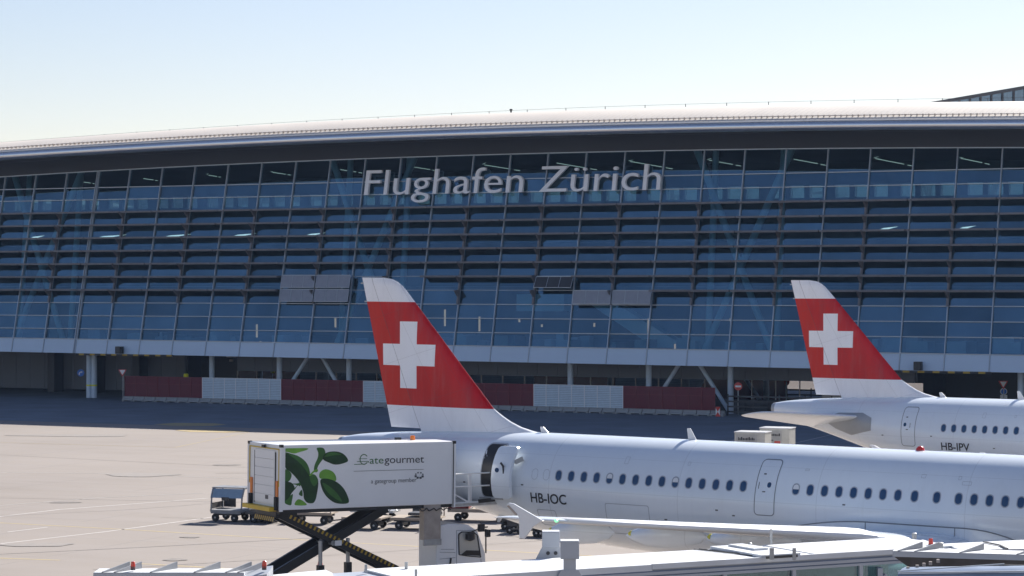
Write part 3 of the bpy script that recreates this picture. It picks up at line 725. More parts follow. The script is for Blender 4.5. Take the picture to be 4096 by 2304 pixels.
# ------------------------------------------------------------------ aircraft
def make_aircraft(label, loc, theta, nose, wing_s, reg, wins, plugs, shades, doors, open_door, antennas, reg_box, group, beacon):
    root = thing('airliner', label, 'airliner', loc, -theta, group); root.rotation_euler = (0, R(.38) if nose > 40 else 0, -theta)
    T = [(-2.45, .27, 5.60, 5.0), (-1.5, .55, 5.75, 4.75), (0, .9, 5.88, 4.38), (1.5, 1.22, 5.97, 3.95), (3, 1.48, 6.04, 3.5), (5, 1.72, 6.1, 2.98), (7, 1.86, 6.13, 2.55),
         (9, 1.94, 6.13, 2.28), (11, 1.97, 6.13, 2.1), (13.5, 1.975, 6.13, 2.0), (nose-8, 1.975, 6.13, 1.99), (nose-5.5, 1.97, 6.12, 1.99), (nose-3.5, 1.85, 5.95, 2.05), (nose-2, 1.45, 5.35, 2.3), (nose-.8, .9, 4.6, 2.7), (nose-.15, .35, 4.0, 3.2), (nose, .05, 3.68, 3.58)]
    def sect(s):
        s = max(T[0][0], min(T[-1][0], s))
        for i in range(len(T)-1):
            if s <= T[i+1][0]: break
        h = T[i+1][0]-T[i][0]; t = (s-T[i][0])/h; out = []
        for c in (1, 2, 3):
            p0, p1 = T[i][c], T[i+1][c]; d = (p1-p0)/h
            dl = (p0-T[i-1][c])/(T[i][0]-T[i-1][0]) if i else d
            dr = (T[i+2][c]-p1)/(T[i+2][0]-T[i+1][0]) if i+2 < len(T) else d
            m0 = 0 if dl*d <= 0 else 2*dl*d/(dl+d); m1 = 0 if dr*d <= 0 else 2*dr*d/(dr+d)
            out.append((2*t**3-3*t*t+1)*p0+(t**3-2*t*t+t)*h*m0+(-2*t**3+3*t*t)*p1+(t**3-t*t)*h*m1)
        return out
    def surf(s, z, off=0., sgn_=-1):
        w_, zt_, zb_ = sect(s); zc = (zt_+zb_)/2; h = (zt_-zb_)/2
        a = math.asin(max(-.999, min(.999, (z-zc)/h)))
        return (s, sgn_*(w_+off)*math.cos(a), zc+(h+off)*math.sin(a))
    ss = [T[0][0]]
    while ss[-1] < nose-.02:
        x = ss[-1]; ss.append(min(nose, x+(.25 if x < 13 else (.15 if x > nose-2 else (.4 if x > nose-8 else 1.2)))))
    mb = MB(); n = 96; rs = []
    for s in ss:
        w_, zt_, zb_ = sect(s); zc = (zt_+zb_)/2; h = (zt_-zb_)/2
        rs.append([(s, w_*math.cos(2*math.pi*i/n), zc+h*math.sin(2*math.pi*i/n)) for i in range(n)])
    obj('fuselage', mb.rings(rs), M['skin'], root, True)
    mb = MB(); mb.rings([[(s, (sect(s)[0]+e)*math.cos(2*math.pi*i/32), (sect(s)[1]+sect(s)[2])/2+((sect(s)[1]-sect(s)[2])/2+e)*math.sin(2*math.pi*i/32)) for i in range(32)] for s, e in ((-2.5, -.03), (-2.46, .0), (-2.28, .004), (-2.27, -.01))])
    obj('exhaust_ring', mb, M['grey'], root, True)
    def conf(poly, off, rings=3, sg=-1):
        cx = sum(p[0] for p in poly)/len(poly); cz = sum(p[1] for p in poly)/len(poly); mb = MB(); k = len(poly)
        for r in range(rings):
            q = 1-r/rings; mb.v += [surf(cx+(p[0]-cx)*q, cz+(p[1]-cz)*q, off, sg) for p in poly]
        mb.v.append(surf(cx, cz, off, sg))
        for r in range(rings-1):
            for i in range(k): a = r*k+i; b = r*k+(i+1) % k; mb.f.append((a, b, b+k, a+k))
        for i in range(k): mb.f.append(((rings-1)*k+i, (rings-1)*k+(i+1) % k, rings*k))
        return mb
    def ring(o_, i_, off):
        mb = MB(); k = len(o_); mb.v = [surf(p[0], p[1], off) for p in o_]+[surf(p[0], p[1], off) for p in i_]
        mb.f = [(i, (i+1) % k, k+(i+1) % k, k+i) for i in range(k)]; return mb
    def rrect(cx, cz, hx, hz, r, m=6, dense=0):
        pts = []
        for qx, qz, a0 in ((1, 1, 0), (-1, 1, 90), (-1, -1, 180), (1, -1, 270)):
            for i in range(m+1):
                a = R(a0+90*i/m); pts.append((cx+qx*(hx-r)+r*math.cos(a), cz+qz*(hz-r)+r*math.sin(a)))
            if dense:
                # subdivide the straight run to the next corner
                nx = {0: (-1, 1), 90: (-1, -1), 180: (1, -1), 270: (1, 1)}[a0]
                a1 = R(a0+90); e = (cx+nx[0]*(hx-r)+r*math.cos(a1), cz+nx[1]*(hz-r)+r*math.sin(a1)); s_ = pts[-1]
                for k in range(1, dense): pts.append((s_[0]+(e[0]-s_[0])*k/dense, s_[1]+(e[1]-s_[1])*k/dense))
        return pts
    ZW = 4.76
    for s in wins:
        a = obj('cabin_window', ring(rrect(s, ZW, .145, .20, .14), rrect(s, ZW, .112, .166, .11), .006), M['winrim'], root, True)
        obj('window_pane', conf(rrect(s, ZW, .114, .168, .112), .004), M['window'], a, True)
        if s in shades:
            p = [q for q in rrect(s, ZW, .105, .158, .10) if q[1] > ZW-.01]; p += [(s-.105, ZW), (s+.105, ZW)]; p.sort(key=lambda q: math.atan2(q[1]-ZW-.07, q[0]-s))
            obj('window_shade', conf(p, .0075, 2), M['white'], a, True)
    for s in plugs: obj('plugged_window', ring(rrect(s, ZW, .13, .19, .125), rrect(s, ZW, .118, .178, .113), .005), M['winrim'], root, True)
    for s in doors:
        s -= .12; d = obj('cabin_door', conf(rrect(s, 4.75, .365, .90, .12, dense=8), .006, 6), M['skin'], root, True)
        obj('door_seam', ring(rrect(s, 4.75, .39, .935, .15, dense=8), rrect(s, 4.75, .36, .905, .125, dense=8), .008), M['line'], d, True)
        obj('door_window', conf(rrect(s+.12 if s > 12 else s-.18, 4.85, .075, .09, .07), .012), M['window'], d, True)
        mb = conf(rrect(s-.27 if s > 12 else s+.1, 4.82, .012, .11, .01), .012); k = conf(rrect(s-.12, 5.2, .05, .02, .01), .012); mb.add(k.v, k.f); obj('door_handle', mb, M['ink'], d)
        obj('door_notice', conf(rrect(s-.05, 4.62, .06, .02, .01), .012), M['inkgrey'], d)
    if open_door is not None:
        s = open_door; h = obj('doorway', conf(rrect(s, 4.77, .44, .95, .16, dense=8), .006, 6), M['black'], root, True)
        obj('doorway_frame', ring(rrect(s, 4.77, .47, .99, .18, dense=8), rrect(s, 4.77, .43, .94, .15, dense=8), .009), M['winrim'], h, True)
        mb = MB(); po = rrect(0, 4.77, .42, .93, .12, dense=8)
        # outward-and-forward displaced door leaf with its real curvature and thickness
        sh = s+.76
        inner = [(q[0]+sh, surf(s+q[0], q[1])[1]-.34, surf(s+q[0], q[1])[2]) for q in po]
        outer = [(q[0]+sh, surf(s+q[0], q[1])[1]-.50, surf(s+q[0], q[1])[2]) for q in po]
        k = len(po); cz = 4.77; mb = MB(); R0 = 6
        for lay, off in ((0, -.50), (1, -.34)):
            base = len(mb.v)
            for r in range(R0):
                q_ = 1-r/R0; mb.v += [(p[0]*q_+sh, surf(s+p[0]*q_, cz+(p[1]-cz)*q_)[1]+off, surf(s+p[0]*q_, cz+(p[1]-cz)*q_)[2]) for p in po]
            mb.v.append((sh, surf(s, cz)[1]+off, surf(s, cz)[2]))
            for r in range(R0-1):
                for i in range(k): a = base+r*k+i; b = base+r*k+(i+1) % k; mb.f.append((a, b, b+k, a+k))
            for i in range(k): mb.f.append((base+(R0-1)*k+i, base+(R0-1)*k+(i+1) % k, base+R0*k))
        L2 = R0*k+1
        for i in range(k): mb.f.append((i, (i+1) % k, L2+(i+1) % k, L2+i))
        d = obj('open_door', mb, M['skin'], root, True)
        y0 = surf(s, 4.85)[1]-.515
        mb = MB(); mb.tube((sh-.17, y0-.0, 4.86), (sh-.17, y0+.02, 4.86), .085, n=18); obj('door_window', mb, M['window'], d)
        mb = MB(); mb.bar((sh+.10, y0, 5.06), (sh+.14, y0, 4.62), .05, .03, up=(0, 1, 0)); mb.bar((sh+.0, y0, 5.14), (sh+.14, y0, 4.98), .07, .03, up=(0, 1, 0)); mb.box(sh+.08, sh+.2, y0-.01, y0+.01, 4.56, 4.66); obj('door_handle', mb, M['darksteel'], d)
        mb = MB(); mb.bar((sh+.40, surf(s, 5.0)[1]-.25, 5.15), (sh+.60, surf(s, 5.1)[1]-.05, 5.28), .08, .16); obj('door_hinge', mb, M['grey'], d)
        mb = MB(); mb.box(s-.5, s+.5, surf(s, 3.8)[1]-.12, surf(s, 3.8)[1]+.02, 3.74, 3.80); obj('sill', mb, M['grey'], h)
    rp = random.Random(3)
    for k in range(16):
        s_ = rp.uniform(7, nose-6); z_ = rp.choice([3.1, 3.4, 3.65, 5.25, 5.4, 2.9]); hx = rp.choice([.05, .08, .16]); hz = rp.choice([.03, .06, .12])
        obj('access_panel', ring(rrect(s_, z_, hx, hz, .02), rrect(s_, z_, hx-.01, hz-.01, .015), .006), M['winrim'], root, True)
    for s_, z_, m_ in ((7.2, 4.35, 'inkgrey'), (15.9, 3.75, 'inkgrey'), (wing_s+2.2, 4.35, 'inkgrey'), (9.9, 3.2, 'inkgrey'), (13.2, 3.45, 'inkgrey'), (4.5, 4.3, 'inkgrey'), (wing_s-2.6, 3.9, 'inkgrey')):
        obj('placard', conf(rrect(s_, z_, .055, .022, .01), .007, 2), M[m_], root, True)
    for s_, z_ in ((5.6, 3.05),):
        y_ = surf(s_, z_)[1]; mb = MB(); mb.prism([(s_-.12, y_, z_), (s_+.12, y_, z_), (s_-.02, y_-.04, z_-.22), (s_-.12, y_-.04, z_-.22)], (0, -.012, 0), (0, .012, 0)); obj('drain_mast', mb, M['white'], root)
    # service hatches as seams
    for s, z, hx, hz in ((wing_s-6.2, 3.35, .9, .55), (wing_s-9.7, 3.2, .42, .3)):
        if s > 8: obj('cargo_door', ring(rrect(s, z, hx, hz, .08, dense=4), rrect(s, z, hx-.022, hz-.022, .07, dense=4), .005), M['winrim'], root, True)
    # stabiliser root plate, bare metal
    PL = [(.9, 4.95), (1.9, 5.28), (3.3, 5.32), (3.85, 5.1), (3.85, 4.5), (2.6, 4.22), (1.7, 4.5)]
    obj('stabiliser_plate', conf([(p_[0]+(q_[0]-p_[0])*k_/4, p_[1]+(q_[1]-p_[1])*k_/4) for p_, q_ in zip(PL, PL[1:]+PL[:1]) for k_ in range(4)], .022, 9), M['grey'], root, True)
    # registration
    x0, x1, z0, z1 = reg_box
    def fn(x, y, d): return surf(x, y, .02)
    obj('registration', text_on(reg, fn, x0, x1, z0, z1, offset=.012), M['ink'], root, recalc=False)
    # fin and rudder
    LEz = [(5.55, 6.9), (6.08, 6.9), (6.16, 6.45), (6.28, 5.95), (6.45, 5.5), (6.65, 5.12), (6.92, 4.69), (8.4, 3.31), (9.9, 1.93), (11.2, .72), (11.45, .47), (11.6, .25), (11.72, -.02), (11.78, -.45)]
    TE = lambda z: -.252*(z-5.9); HG = lambda z: 1.39-.4217*(z-6.1)
    def yt(q): return 5*(.2969*math.sqrt(q)-.126*q-.3516*q*q+.2843*q**3-.1015*q**4)
    def finsec(z, le, part):
        te = TE(z); c = le-te; th = .105*min(c, 5.4-.62*(z-6)*.9) if c > 0 else .01
        th = max(.02, th)*(1 if z < 11.7 else .45); hg = min(HG(z), le-.1); pts = []
        if part == 'fin': qs = [(math.cos(math.pi*(1-k/14))+1)/2 for k in range(15)]; X = [le-(le-hg-.012)*q**1 for q in qs]
        else: X = [hg+.012-(hg+.012-te)*k/8 for k in range(9)]
        up = []; dn = []
        for x in X:
            q = max(0, min(1, (le-x)/c)); t = th*yt(q)*1.0; up.append((x, -t, z)); dn.append((x, t, z))
        return up+dn[::-1]
    for part, nm in (('fin', 'tail_fin'), ('rud', 'rudder')):
        rs = []
        zs = []
        for (za, la), (zb_, lb_) in zip(LEz, LEz[1:]):
            if part == 'rud' and zb_ <= 6.08: continue
            k = 3 if zb_-za > .5 else 1
            zs += [(za+(zb_-za)*i/k, la+(lb_-la)*i/k) for i in range(k)]
        zs.append(LEz[-1]); rs = [finsec(z, l, part) for z, l in zs]
        obj(nm, MB().rings(rs), M['fin'], root, True)
    mb = MB()
    for z in (11.6, 10.9): mb.bar((TE(z)-.1, 0, z-.04), (TE(z)+.02, 0, z-.04), .03, .06)
    obj('static_wick', mb, M['grey'], root)
    # lifting surfaces
    def airfoil(le, c, y, z, tc, dx=0, grow=0., k=16, x_end=1.):
        up = []; dn = []
        for i in range(k+1):
            q = (1-math.cos(math.pi*i/k))/2*x_end; t = tc*c*yt(q)+grow
            up.append((le+grow-q*c, y, z+t*.95+.012*c*math.sin(math.pi*q))); dn.append((le+grow-q*c, y, z-t*.9+.012*c*math.sin(math.pi*q)))
        return up+dn[::-1]
    for sd_ in (-1, 1):
        dz = (-.45 if sd_ > 0 else 0) if nose > 40 else -.42
        W = [(0.6, 25.25-17.85, 6.6, 3.02, .15), (2.0, 24.75-17.85, 6.35, 3.16, .15), (4.0, 23.75-17.85, 5.1, 3.42, .13), (6.2, 22.75-17.85, 3.95, 3.78, .12), (11, 20.5-17.85, 2.75, 4.25, .11), (15.5, 18.25-17.85, 1.75, 4.70, .11), (16.95, 17.6-17.85, 1.45, 4.84, .10), (17.05, 17.4-17.85, 1.1, 4.85, .04)]; W = [(a[0], a[1], a[2], a[3]+.05+dz*a[0]/17, a[4]) for a in W]
        rs = [airfoil(wing_s+a[1], a[2], sd_*a[0], a[3], a[4]) for a in W]
        for r_, a in zip(rs, W):
            tn_ = math.tan(R(.5+3.5*(1-a[0]/17.05)))
            for i_, p in enumerate(r_): r_[i_] = (p[0], p[1], p[2]+(p[0]-(wing_s+a[1]))*tn_)
        wg = obj('wing', MB().rings(rs), M['skin'], root, True)
        def wint(o):
            for A, B in zip(W, W[1:]):
                if A[0] <= o <= B[0]: t = (o-A[0])/(B[0]-A[0]); return [A[k]+(B[k]-A[k])*t for k in range(1, 5)]
        rs = []
        for o_ in (5.55, 5.6, 5.8, 6.2, 8, 10, 12, 14, 15.9, 16.0):
            le, c, z, tc = wint(o_); e = .0 if o_ in (5.55, 16.0) else .022; rs.append(airfoil(wing_s+le+(0 if e else -.12), c, sd_*o_, z, tc, grow=e, x_end=.16, k=10))
        obj('slat', MB().rings(rs), M['white'], wg, True)
        for o_ in (7.0, 10.6, 13.8):
            le, c, z, tc = wint(o_); x1_ = wing_s+le-c*.35; x0_ = wing_s+le-c-1.0; L_ = x1_-x0_
            mb = MB(); mb.rings([[(x0_+L_*t, sd_*o_+.22*r*math.cos(a), z-.28-.12*(1-t)+.36*r*math.sin(a)) for a in [2*math.pi*i/14 for i in range(14)]] for t, r in ((0, .05), (.08, .45), (.25, .85), (.5, 1), (.75, .9), (.92, .55), (1, .1))])
            obj('flap_fairing', mb, M['skin'], wg, True)
            mb = MB(); mb.lathe([(.05, x0_+.10), (.09, x0_+.16), (.11, x0_+.22)], (0, sd_*o_, z-.34), 'x', 12); obj('yellow_tip_mark', mb, mat('mark_yellow', (.75, .68, .05), .5), wg, True)
        # wingtip fence
        o_ = 17.05; zt_ = 4.86; xs = wing_s-17.85
        fp = [(x_, z_+.07+dz) for x_, z_ in ((16.70, 5.20), (16.78, 5.27), (16.95, 5.25), (17.96, 4.82), (17.62, 4.62), (17.32, 4.26), (17.15, 4.27), (17.14, 4.85), (17.08, 4.92))]
        mb = MB(); mb.prism([(x+xs, sd_*o_, z) for x, z in fp], (0, -.035, 0), (0, .035, 0)); fe = obj('wingtip_fence', mb, M['white'], wg, bev=.02)
        mb = MB(); mb.prism([(x+xs, sd_*(o_+.045), z) for x, z in ((16.72, 5.25+dz), (16.80, 5.27+dz), (17.10, 5.02+dz), (17.06, 4.98+dz))], (0, -.004, 0), (0, .004, 0)); obj('fence_light_cover', mb, M['tan'], fe)
        le, c, z, tc = wint(15.2)
        mb = MB(); mb.rings([[(wing_s+le-.02+.05*math.cos(a)+(-.13*(q-0)), sd_*(15.9-.9*q/1.), z+.0+.045*math.sin(a)) for a in [2*math.pi*i/10 for i in range(10)]] for q in (0, .5, 1)])
        if sd_ < 0:
            mb = MB(); mb.lathe([(.0, -.06), (.05, -.03), (.05, .03), (0, .06)], (wing_s+wint(16.3)[0]+.03, -16.3, wint(16.3)[2]), 'y', 10); obj('nav_light', mb, M['greenlight'], wg)
        # tailplane
        H = [(.3, 3.75, 3.75, 4.78, .10), (1.2, 3.15, 3.3, 4.86, .10), (5.6, .9, 1.75, 5.32, .09), (6.1, .55, 1.3, 5.37, .08), (6.22, .25, .9, 5.38, .05)]
        tp = []
        for a in H:
            t_ = R(9); cx_ = a[1]-a[2]*.5
            tp.append([(cx_+(p[0]-cx_)*math.cos(t_)-(p[2]-a[3])*math.sin(t_), p[1], a[3]+(p[2]-a[3])*math.cos(t_)+(p[0]-cx_)*math.sin(t_)) for p in airfoil(a[1], a[2], sd_*a[0], a[3], a[4])])
        obj('tailplane', MB().rings(tp), M['skin'], root, True)
        # engine and pylon
        ex = wing_s-17.85+21.0
        mb = MB(); mb.lathe([(.78, 4.05+ex), (.86, 4.15+ex), (.98, 4.1+ex), (1.08, 3.6+ex), (1.12, 2.6+ex), (1.08, 1.2+ex), (.92, .1+ex), (.62, .0+ex), (.55, -.7+ex), (.3, -1.2+ex), (.05, -1.25+ex)], (0, sd_*5.75, 1.95), 'x', 28)
        en = obj('engine', mb, M['skin'], root, True)
        mb = MB(); mb.lathe([(.02, 4.02+ex), (.80, 3.8+ex), (.80, 3.7+ex), (.02, 3.69+ex)], (0, sd_*5.75, 1.95), 'x', 24); obj('fan', mb, M['darksteel'], en)
        mb = MB(); mb.hexa([(ex-1, sd_*5.75-.18, 2.6), (ex+3.2, sd_*5.75-.1, 2.95), (ex+3.2, sd_*5.75+.1, 2.95), (ex-1, sd_*5.75+.18, 2.6), (ex-1.5, sd_*5.75-.15, 3.6), (ex+2.2, sd_*5.75-.08, 3.55), (ex+2.2, sd_*5.75+.08, 3.55), (ex-1.5, sd_*5.75+.15, 3.6)]); obj('pylon', mb, M['skin'], root)
        # main gear
        gx = wing_s-17.85+20.0
        lg = obj('main_gear', MB().tube((gx, sd_*3.8, .6), (gx, sd_*3.8, 3.2), .13, n=12), M['steel'], root, True)
        for q in (-.42, .42): mb = MB(); mb.lathe([(.2, -.19), (.5, -.19), (.575, -.1), (.575, .1), (.5, .19), (.2, .19)], (gx, sd_*3.8+q, .575), 'y', 24); obj('gear_wheel', mb, M['rubber'], lg, True)
    lg = obj('nose_gear', MB().tube((nose-5.1, 0, .5), (nose-5.1, 0, 2.3), .1, n=12), M['steel'], root, True)
    for q in (-.25, .25): mb = MB(); mb.lathe([(.15, -.11), (.34, -.11), (.38, -.05), (.38, .05), (.34, .11), (.15, .11)], (nose-5.1, q, .38), 'y', 20); obj('gear_wheel', mb, M['rubber'], lg, True)
    # belly fairing
    f0, f1 = wing_s-17.85+14.5, wing_s-17.85+28.6; rs = []; rt = []
    for k in range(41):
        t = k/40; s = f0+(f1-f0)*t; e = (math.sin(math.pi*min(1, t*2.2)/2) if t < .45 else (1 if t < .7 else math.cos(math.pi/2*((t-.7)/.3))))**.8 if t < 1 else 0
        top = 2.05+1.78*e; pts = []
        for j in range(25):
            a = j/24; # from port top around the bottom to starboard top
            ang = math.pi*(a-1.0)*1.0
            zz = top if j in (0, 24) else None
            w_, zt_, zb_ = sect(s); zc = (zt_+zb_)/2; h = (zt_-zb_)/2
            amx = math.asin(max(-1, min(1, (top-zc)/h)))
            th = (math.pi-amx)+(2*amx+math.pi)*a if False else None
            # angle measured from +y, through -z to -y
            a0 = amx; a1 = -math.pi-amx; th = a0+(a1-a0)*a
            blend = .15*e*min(1, 5*min(a, 1-a))+.012
            sq = 1+.10*e*abs(math.sin(2*th))*min(1, 5*min(a, 1-a))
            pts.append((s, (w_+blend)*math.cos(th)*sq, zc+(h+blend*1.6)*math.sin(th)*(1+.0)))
        rs.append(pts)
    bf = obj('belly_fairing', MB().rings(rs, False, False, closed=False), M['skin'], root, True, recalc=True)
    mb = MB()
    for a, b in zip(rs, rs[1:]):
        p, q = Vector(a[-1]), Vector(b[-1]); mb.bar(p+Vector((0, -.006, 0)), q+Vector((0, -.006, 0)), .03, .035)
    for k in (18, 27, 33):
        for j in range(16, 24): mb.bar(Vector(rs[k][j])+Vector((0, -.008, 0)), Vector(rs[k][j+1])+Vector((0, -.008, 0)), .02, .02, up=(1, 0, 0))
    obj('fairing_seam', mb, M['line'], bf)
    for s, h, sl in antennas:
        z = sect(s)[1]-.03; mb = MB(); mb.prism([(s-.14-sl*.0, 0, z), (s+.2, 0, z), (s-.06, 0, z+h), (s-.2, 0, z+h)], (0, -.02, 0), (0, .02, 0)); obj('antenna', mb, M['white'], root, bev=.01)
    if beacon:
        mb = MB(); mb.lathe([(.15, 0), (.14, .07), (.08, .14), (.01, .16)], (beacon, 0, sect(beacon)[1]-.01), n=14); obj('beacon', mb, M['redlamp'], root, True)
    return root

TH1 = R(33.7)
make_aircraft('nearest white airliner, rear door open, white cross on its red tail fin', (-4.61, 95.7, .05), TH1, 42.05, 17.85, 'HB-IOC',
    wins=[8.75, 9.28, 9.81, 10.34, 10.88, 11.41, 11.94, 12.47, 13.01, 13.54, 14.07, 14.60, 15.13, 15.66, 16.19][:15] and
         [8.75+.5335*k for k in range(15)]+[18.22+.5335*k for k in range(8)]+[22.55, 23.33, 24.09]+[24.09+.5335*k for k in range(1, 12)]+[31.5+.5335*k for k in range(14)],
    plugs=[7.72, 8.22], shades=[8.75+.5335*4, 8.75+.5335*9, 18.22], doors=[17.2, 30.6, 39.6], open_door=5.75,
    antennas=[(6.95, .24, 0), (13.15, .42, 0)], reg_box=(7.56, 9.12, 3.74, 4.10), group='white airliners with red tail fins', beacon=21.9)
TH2 = R(36)
make_aircraft('white airliner further away at right with tail marked by a white cross on red', (15.2, 124.6, 0), TH2, 31.4, 13.08, 'HB-IPV',
    wins=[7.83+.5335*k for k in range(10)]+[13.6+.5335*k for k in range(8)]+[18.4+.5335*k for k in range(18)], plugs=[], shades=[], doors=[6.05, 29.0], open_door=None,
    antennas=[(6.9, .26, 0), (10.95, .42, 0)], reg_box=(7.72, 9.22, 3.72, 4.08), group='white airliners with red tail fins', beacon=None)

# ------------------------------------------------------------------ catering truck
AZ = R(31); TP = Vector((-8.02, 86.5, 0))
tr = thing('catering_truck', 'white catering truck with its leaf decorated box raised on scissor arms to the rear door', 'truck', TP, AZ)
# local: x along the truck to the cab, y away from the camera side, z up
BL, BW, BZ0, BZ1 = 6.93, 2.6, 3.76, 6.01
PB = Matrix.Translation((0, 0, BZ0)) @ Matrix.Rotation(R(.75), 4, 'Y') @ Matrix.Translation((0, 0, -BZ0))
def tb(mb): mb.v = [tuple(PB @ Vector(v)) for v in mb.v]; return mb
box = obj('cargo_box', tb(MB().box(0, BL, 0, BW, BZ0, BZ1)), M['white'], tr, bev=.02)
for x, y in ((0, 0), (0, BW), (BL, 0), (BL, BW)):
    mb = MB(); mb.box(x-.02, x+.09 if x == 0 else x+.02, y-.02, y+.02+.05, BZ0-.05, BZ1+.01) if x == 0 else mb.box(x-.07, x+.03, y-.03, y+.06, BZ0-.12, BZ1+.02); obj('corner_post', tb(mb), M['white'], box)
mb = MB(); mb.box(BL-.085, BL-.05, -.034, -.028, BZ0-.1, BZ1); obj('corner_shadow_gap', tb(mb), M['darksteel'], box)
mb = MB()
for x, y in ((-.03, -.03), (-.03, BW-.07), (BL-.09, -.04)): mb.box(x, x+.12, y, y+.12, BZ1-.08, BZ1+.02)
obj('corner_casting', tb(mb), M['black'], box)
# rear end (x=0 face): shutter, yellow frame, orange strips, bumpers
mb = MB()
for k in range(6): z0 = BZ0+.18+k*.31; mb.box(-.035, -.002, .42, 2.02, z0+.005, z0+.30)
obj('roller_shutter', tb(mb), M['white'], box)
mb = MB(); mb.box(-.03, -.004, .36, .40, BZ0+.15, BZ1-.3); mb.box(-.03, -.004, 2.04, 2.08, BZ0+.15, BZ1-.3); mb.box(-.03, -.004, .36, 2.08, BZ1-.31, BZ1-.27); obj('shutter_frame', tb(mb), M['darksteel'], box)
mb = MB(); mb.box(-.03, -.004, .10, .13, BZ0+.8, BZ1-.15); mb.box(-.03, -.004, BW-.13, BW-.1, BZ0+.8, BZ1-.15); mb.box(-.03, -.004, .1, BW-.1, BZ1-.17, BZ1-.13); obj('yellow_edging', tb(mb), M['yellow'], box)
for y in (.22, BW-.30):
    mb = MB(); mb.box(-.05, -.004, y-.06, y+.08, BZ0+.45, BZ0+1.0); obj('orange_reflector', tb(mb), M['orange'], box)
    mb = MB(); mb.box(-.10, -.004, y-.08, y+.10, BZ0-.02, BZ0+.44); obj('rubber_bumper', tb(mb), M['rubber'], box)
mb = MB(); mb.box(-.28, 0, .3, BW-.1, BZ0-.06, BZ0+.08); obj('tail_step', tb(mb), M['yellow'], box)
mb = MB(); mb.box(-.02, .8, .3, 1.9, BZ0-.30, BZ0-.10); obj('lift_crossbeam', tb(mb), M['black'], tr)
mb = MB(); mb.box(-.06, -.021, .3, 1.9, BZ0-.34, BZ0-.20)
hz_ = MB(); hz_.box(-.09, -.061, .3, 1.9, BZ0-.42, BZ0-.26); obj('hazard_plate', tb(hz_), stripemat('hazard_stripe_plate', 1, .16, .6), tr)
mb = MB(); mb.lathe([(.09, 0), (.09, .12), (.07, .18), (.01, .19)], (5.9, 1.3, BZ1-.02), n=14); obj('orange_beacon', tb(mb), M['beacon'], box, True)
mb = MB(); mb.box(1.2-1.4, -.04, 1.15, 1.3, BZ1-.16, BZ1-.04); mb = MB(); mb.box(-.12, -.04, 1.15, 1.32, BZ1-.14, BZ1-.04); obj('rear_camera', tb(mb), M['black'], box)
mb = MB(); mb.box(5.4, 5.6, 1.6, 1.75, BZ1, BZ1+.08); obj('roof_lamp', tb(mb), M['black'], box)
mb = MB(); mb.box(0, BL, .05, BW-.05, BZ0-.12, BZ0-.001); obj('sub_frame', tb(mb), M['black'], tr)
mb = MB(); mb.box(-.037, -.0355, .9, 1.15, BZ0+.32, BZ0+.46); obj('shutter_notice', tb(mb), M['inkgrey'], box)
# side graphics, measured in a bilinear frame
def gp(cx, cy, dep=0.):
    u = (cx-440)/(2470-440)
    yt_ = 128+(72-128)*u; yb_ = 877+(817-877)*u; v = (cy-yt_)/(yb_-yt_)
    uu = u*BL; k = .045; uu = BL*(u*(1+k)/(1+k*u)) if False else BL*u*(1+.047*(u-1))/(1.) if False else BL*(u/(u+(1-u)*1.047))*1.0
    return tuple(PB @ Vector((uu, -.004-dep, BZ1+(BZ0-BZ1)*v)))
def leaf(pts, m, d):
    n_ = len(pts); P = []
    for i in range(n_):                                   # smooth closed outline
        p0, p1, p2, p3 = (pts[(i+k-1) % n_] for k in range(4))
        for t in (0, .25, .5, .75):
            P.append(tuple(.5*((2*p1[c])+(-p0[c]+p2[c])*t+(2*p0[c]-5*p1[c]+4*p2[c]-p3[c])*t*t+(-p0[c]+3*p1[c]-3*p2[c]+p3[c])*t**3) for c in (0, 1)))
    P = [(max(p[0], 492 if p[0] < 700 else p[0]), p[1]) for p in P]
    mb = MB(); mb.prism([gp(*p, d) for p in P], (0, 0, 0), (0, -.0015, 0)); return obj('leaf_graphic', mb, m, box, recalc=True)
leaf([(492, 165), (620, 160), (748, 160), (746, 178), (660, 205), (590, 222), (520, 205), (492, 200)], M['green3'], .000)
leaf([(860, 157), (935, 157), (962, 215), (945, 270), (900, 330), (870, 385), (862, 438), (830, 420), (838, 350), (872, 270), (876, 210)], M['green2'], .000)
leaf([(932, 285), (960, 220), (1040, 196), (1130, 205), (1195, 245), (1226, 305), (1170, 335), (1080, 350), (1000, 325)], M['green1'], .003)
leaf([(950, 262), (990, 215), (1060, 205), (1150, 235), (1060, 240)], M['green2'], .006)
leaf([(492, 210), (560, 225), (650, 255), (730, 315), (775, 400), (778, 480), (700, 430), (600, 320), (492, 260)], M['green2'], .000)
leaf([(492, 225), (570, 260), (650, 320), (720, 395), (775, 470), (860, 490), (882, 570), (865, 700), (850, 760), (820, 796), (755, 790), (715, 740), (705, 660), (650, 540), (560, 440), (492, 380)], M['green1'], .003)
leaf([(780, 480), (820, 460), (862, 490), (870, 560), (830, 600), (790, 540)], M['green2'], .0055)
leaf([(895, 500), (900, 440), (960, 404), (1040, 425), (1085, 480), (1084, 540), (1000, 515), (940, 520)], M['green3'], .000)
leaf([(908, 525), (980, 512), (1085, 545), (1165, 610), (1220, 700), (1236, 796), (1100, 800), (1010, 750), (950, 680), (915, 600)], M['green1'], .003)
leaf([(930, 560), (1010, 600), (1100, 680), (1160, 780), (1060, 730), (975, 650)], M['green2'], .0055)
leaf([(488, 410), (545, 430), (568, 470), (555, 520), (530, 545), (488, 560)], M['green2'], .000)
leaf([(484, 560), (540, 550), (585, 575), (606, 630), (570, 680), (540, 730), (484, 760)], M['green1'], .003)
leaf([(484, 740), (540, 720), (585, 690), (575, 770), (560, 820), (484, 790)], M['green2'], .000)
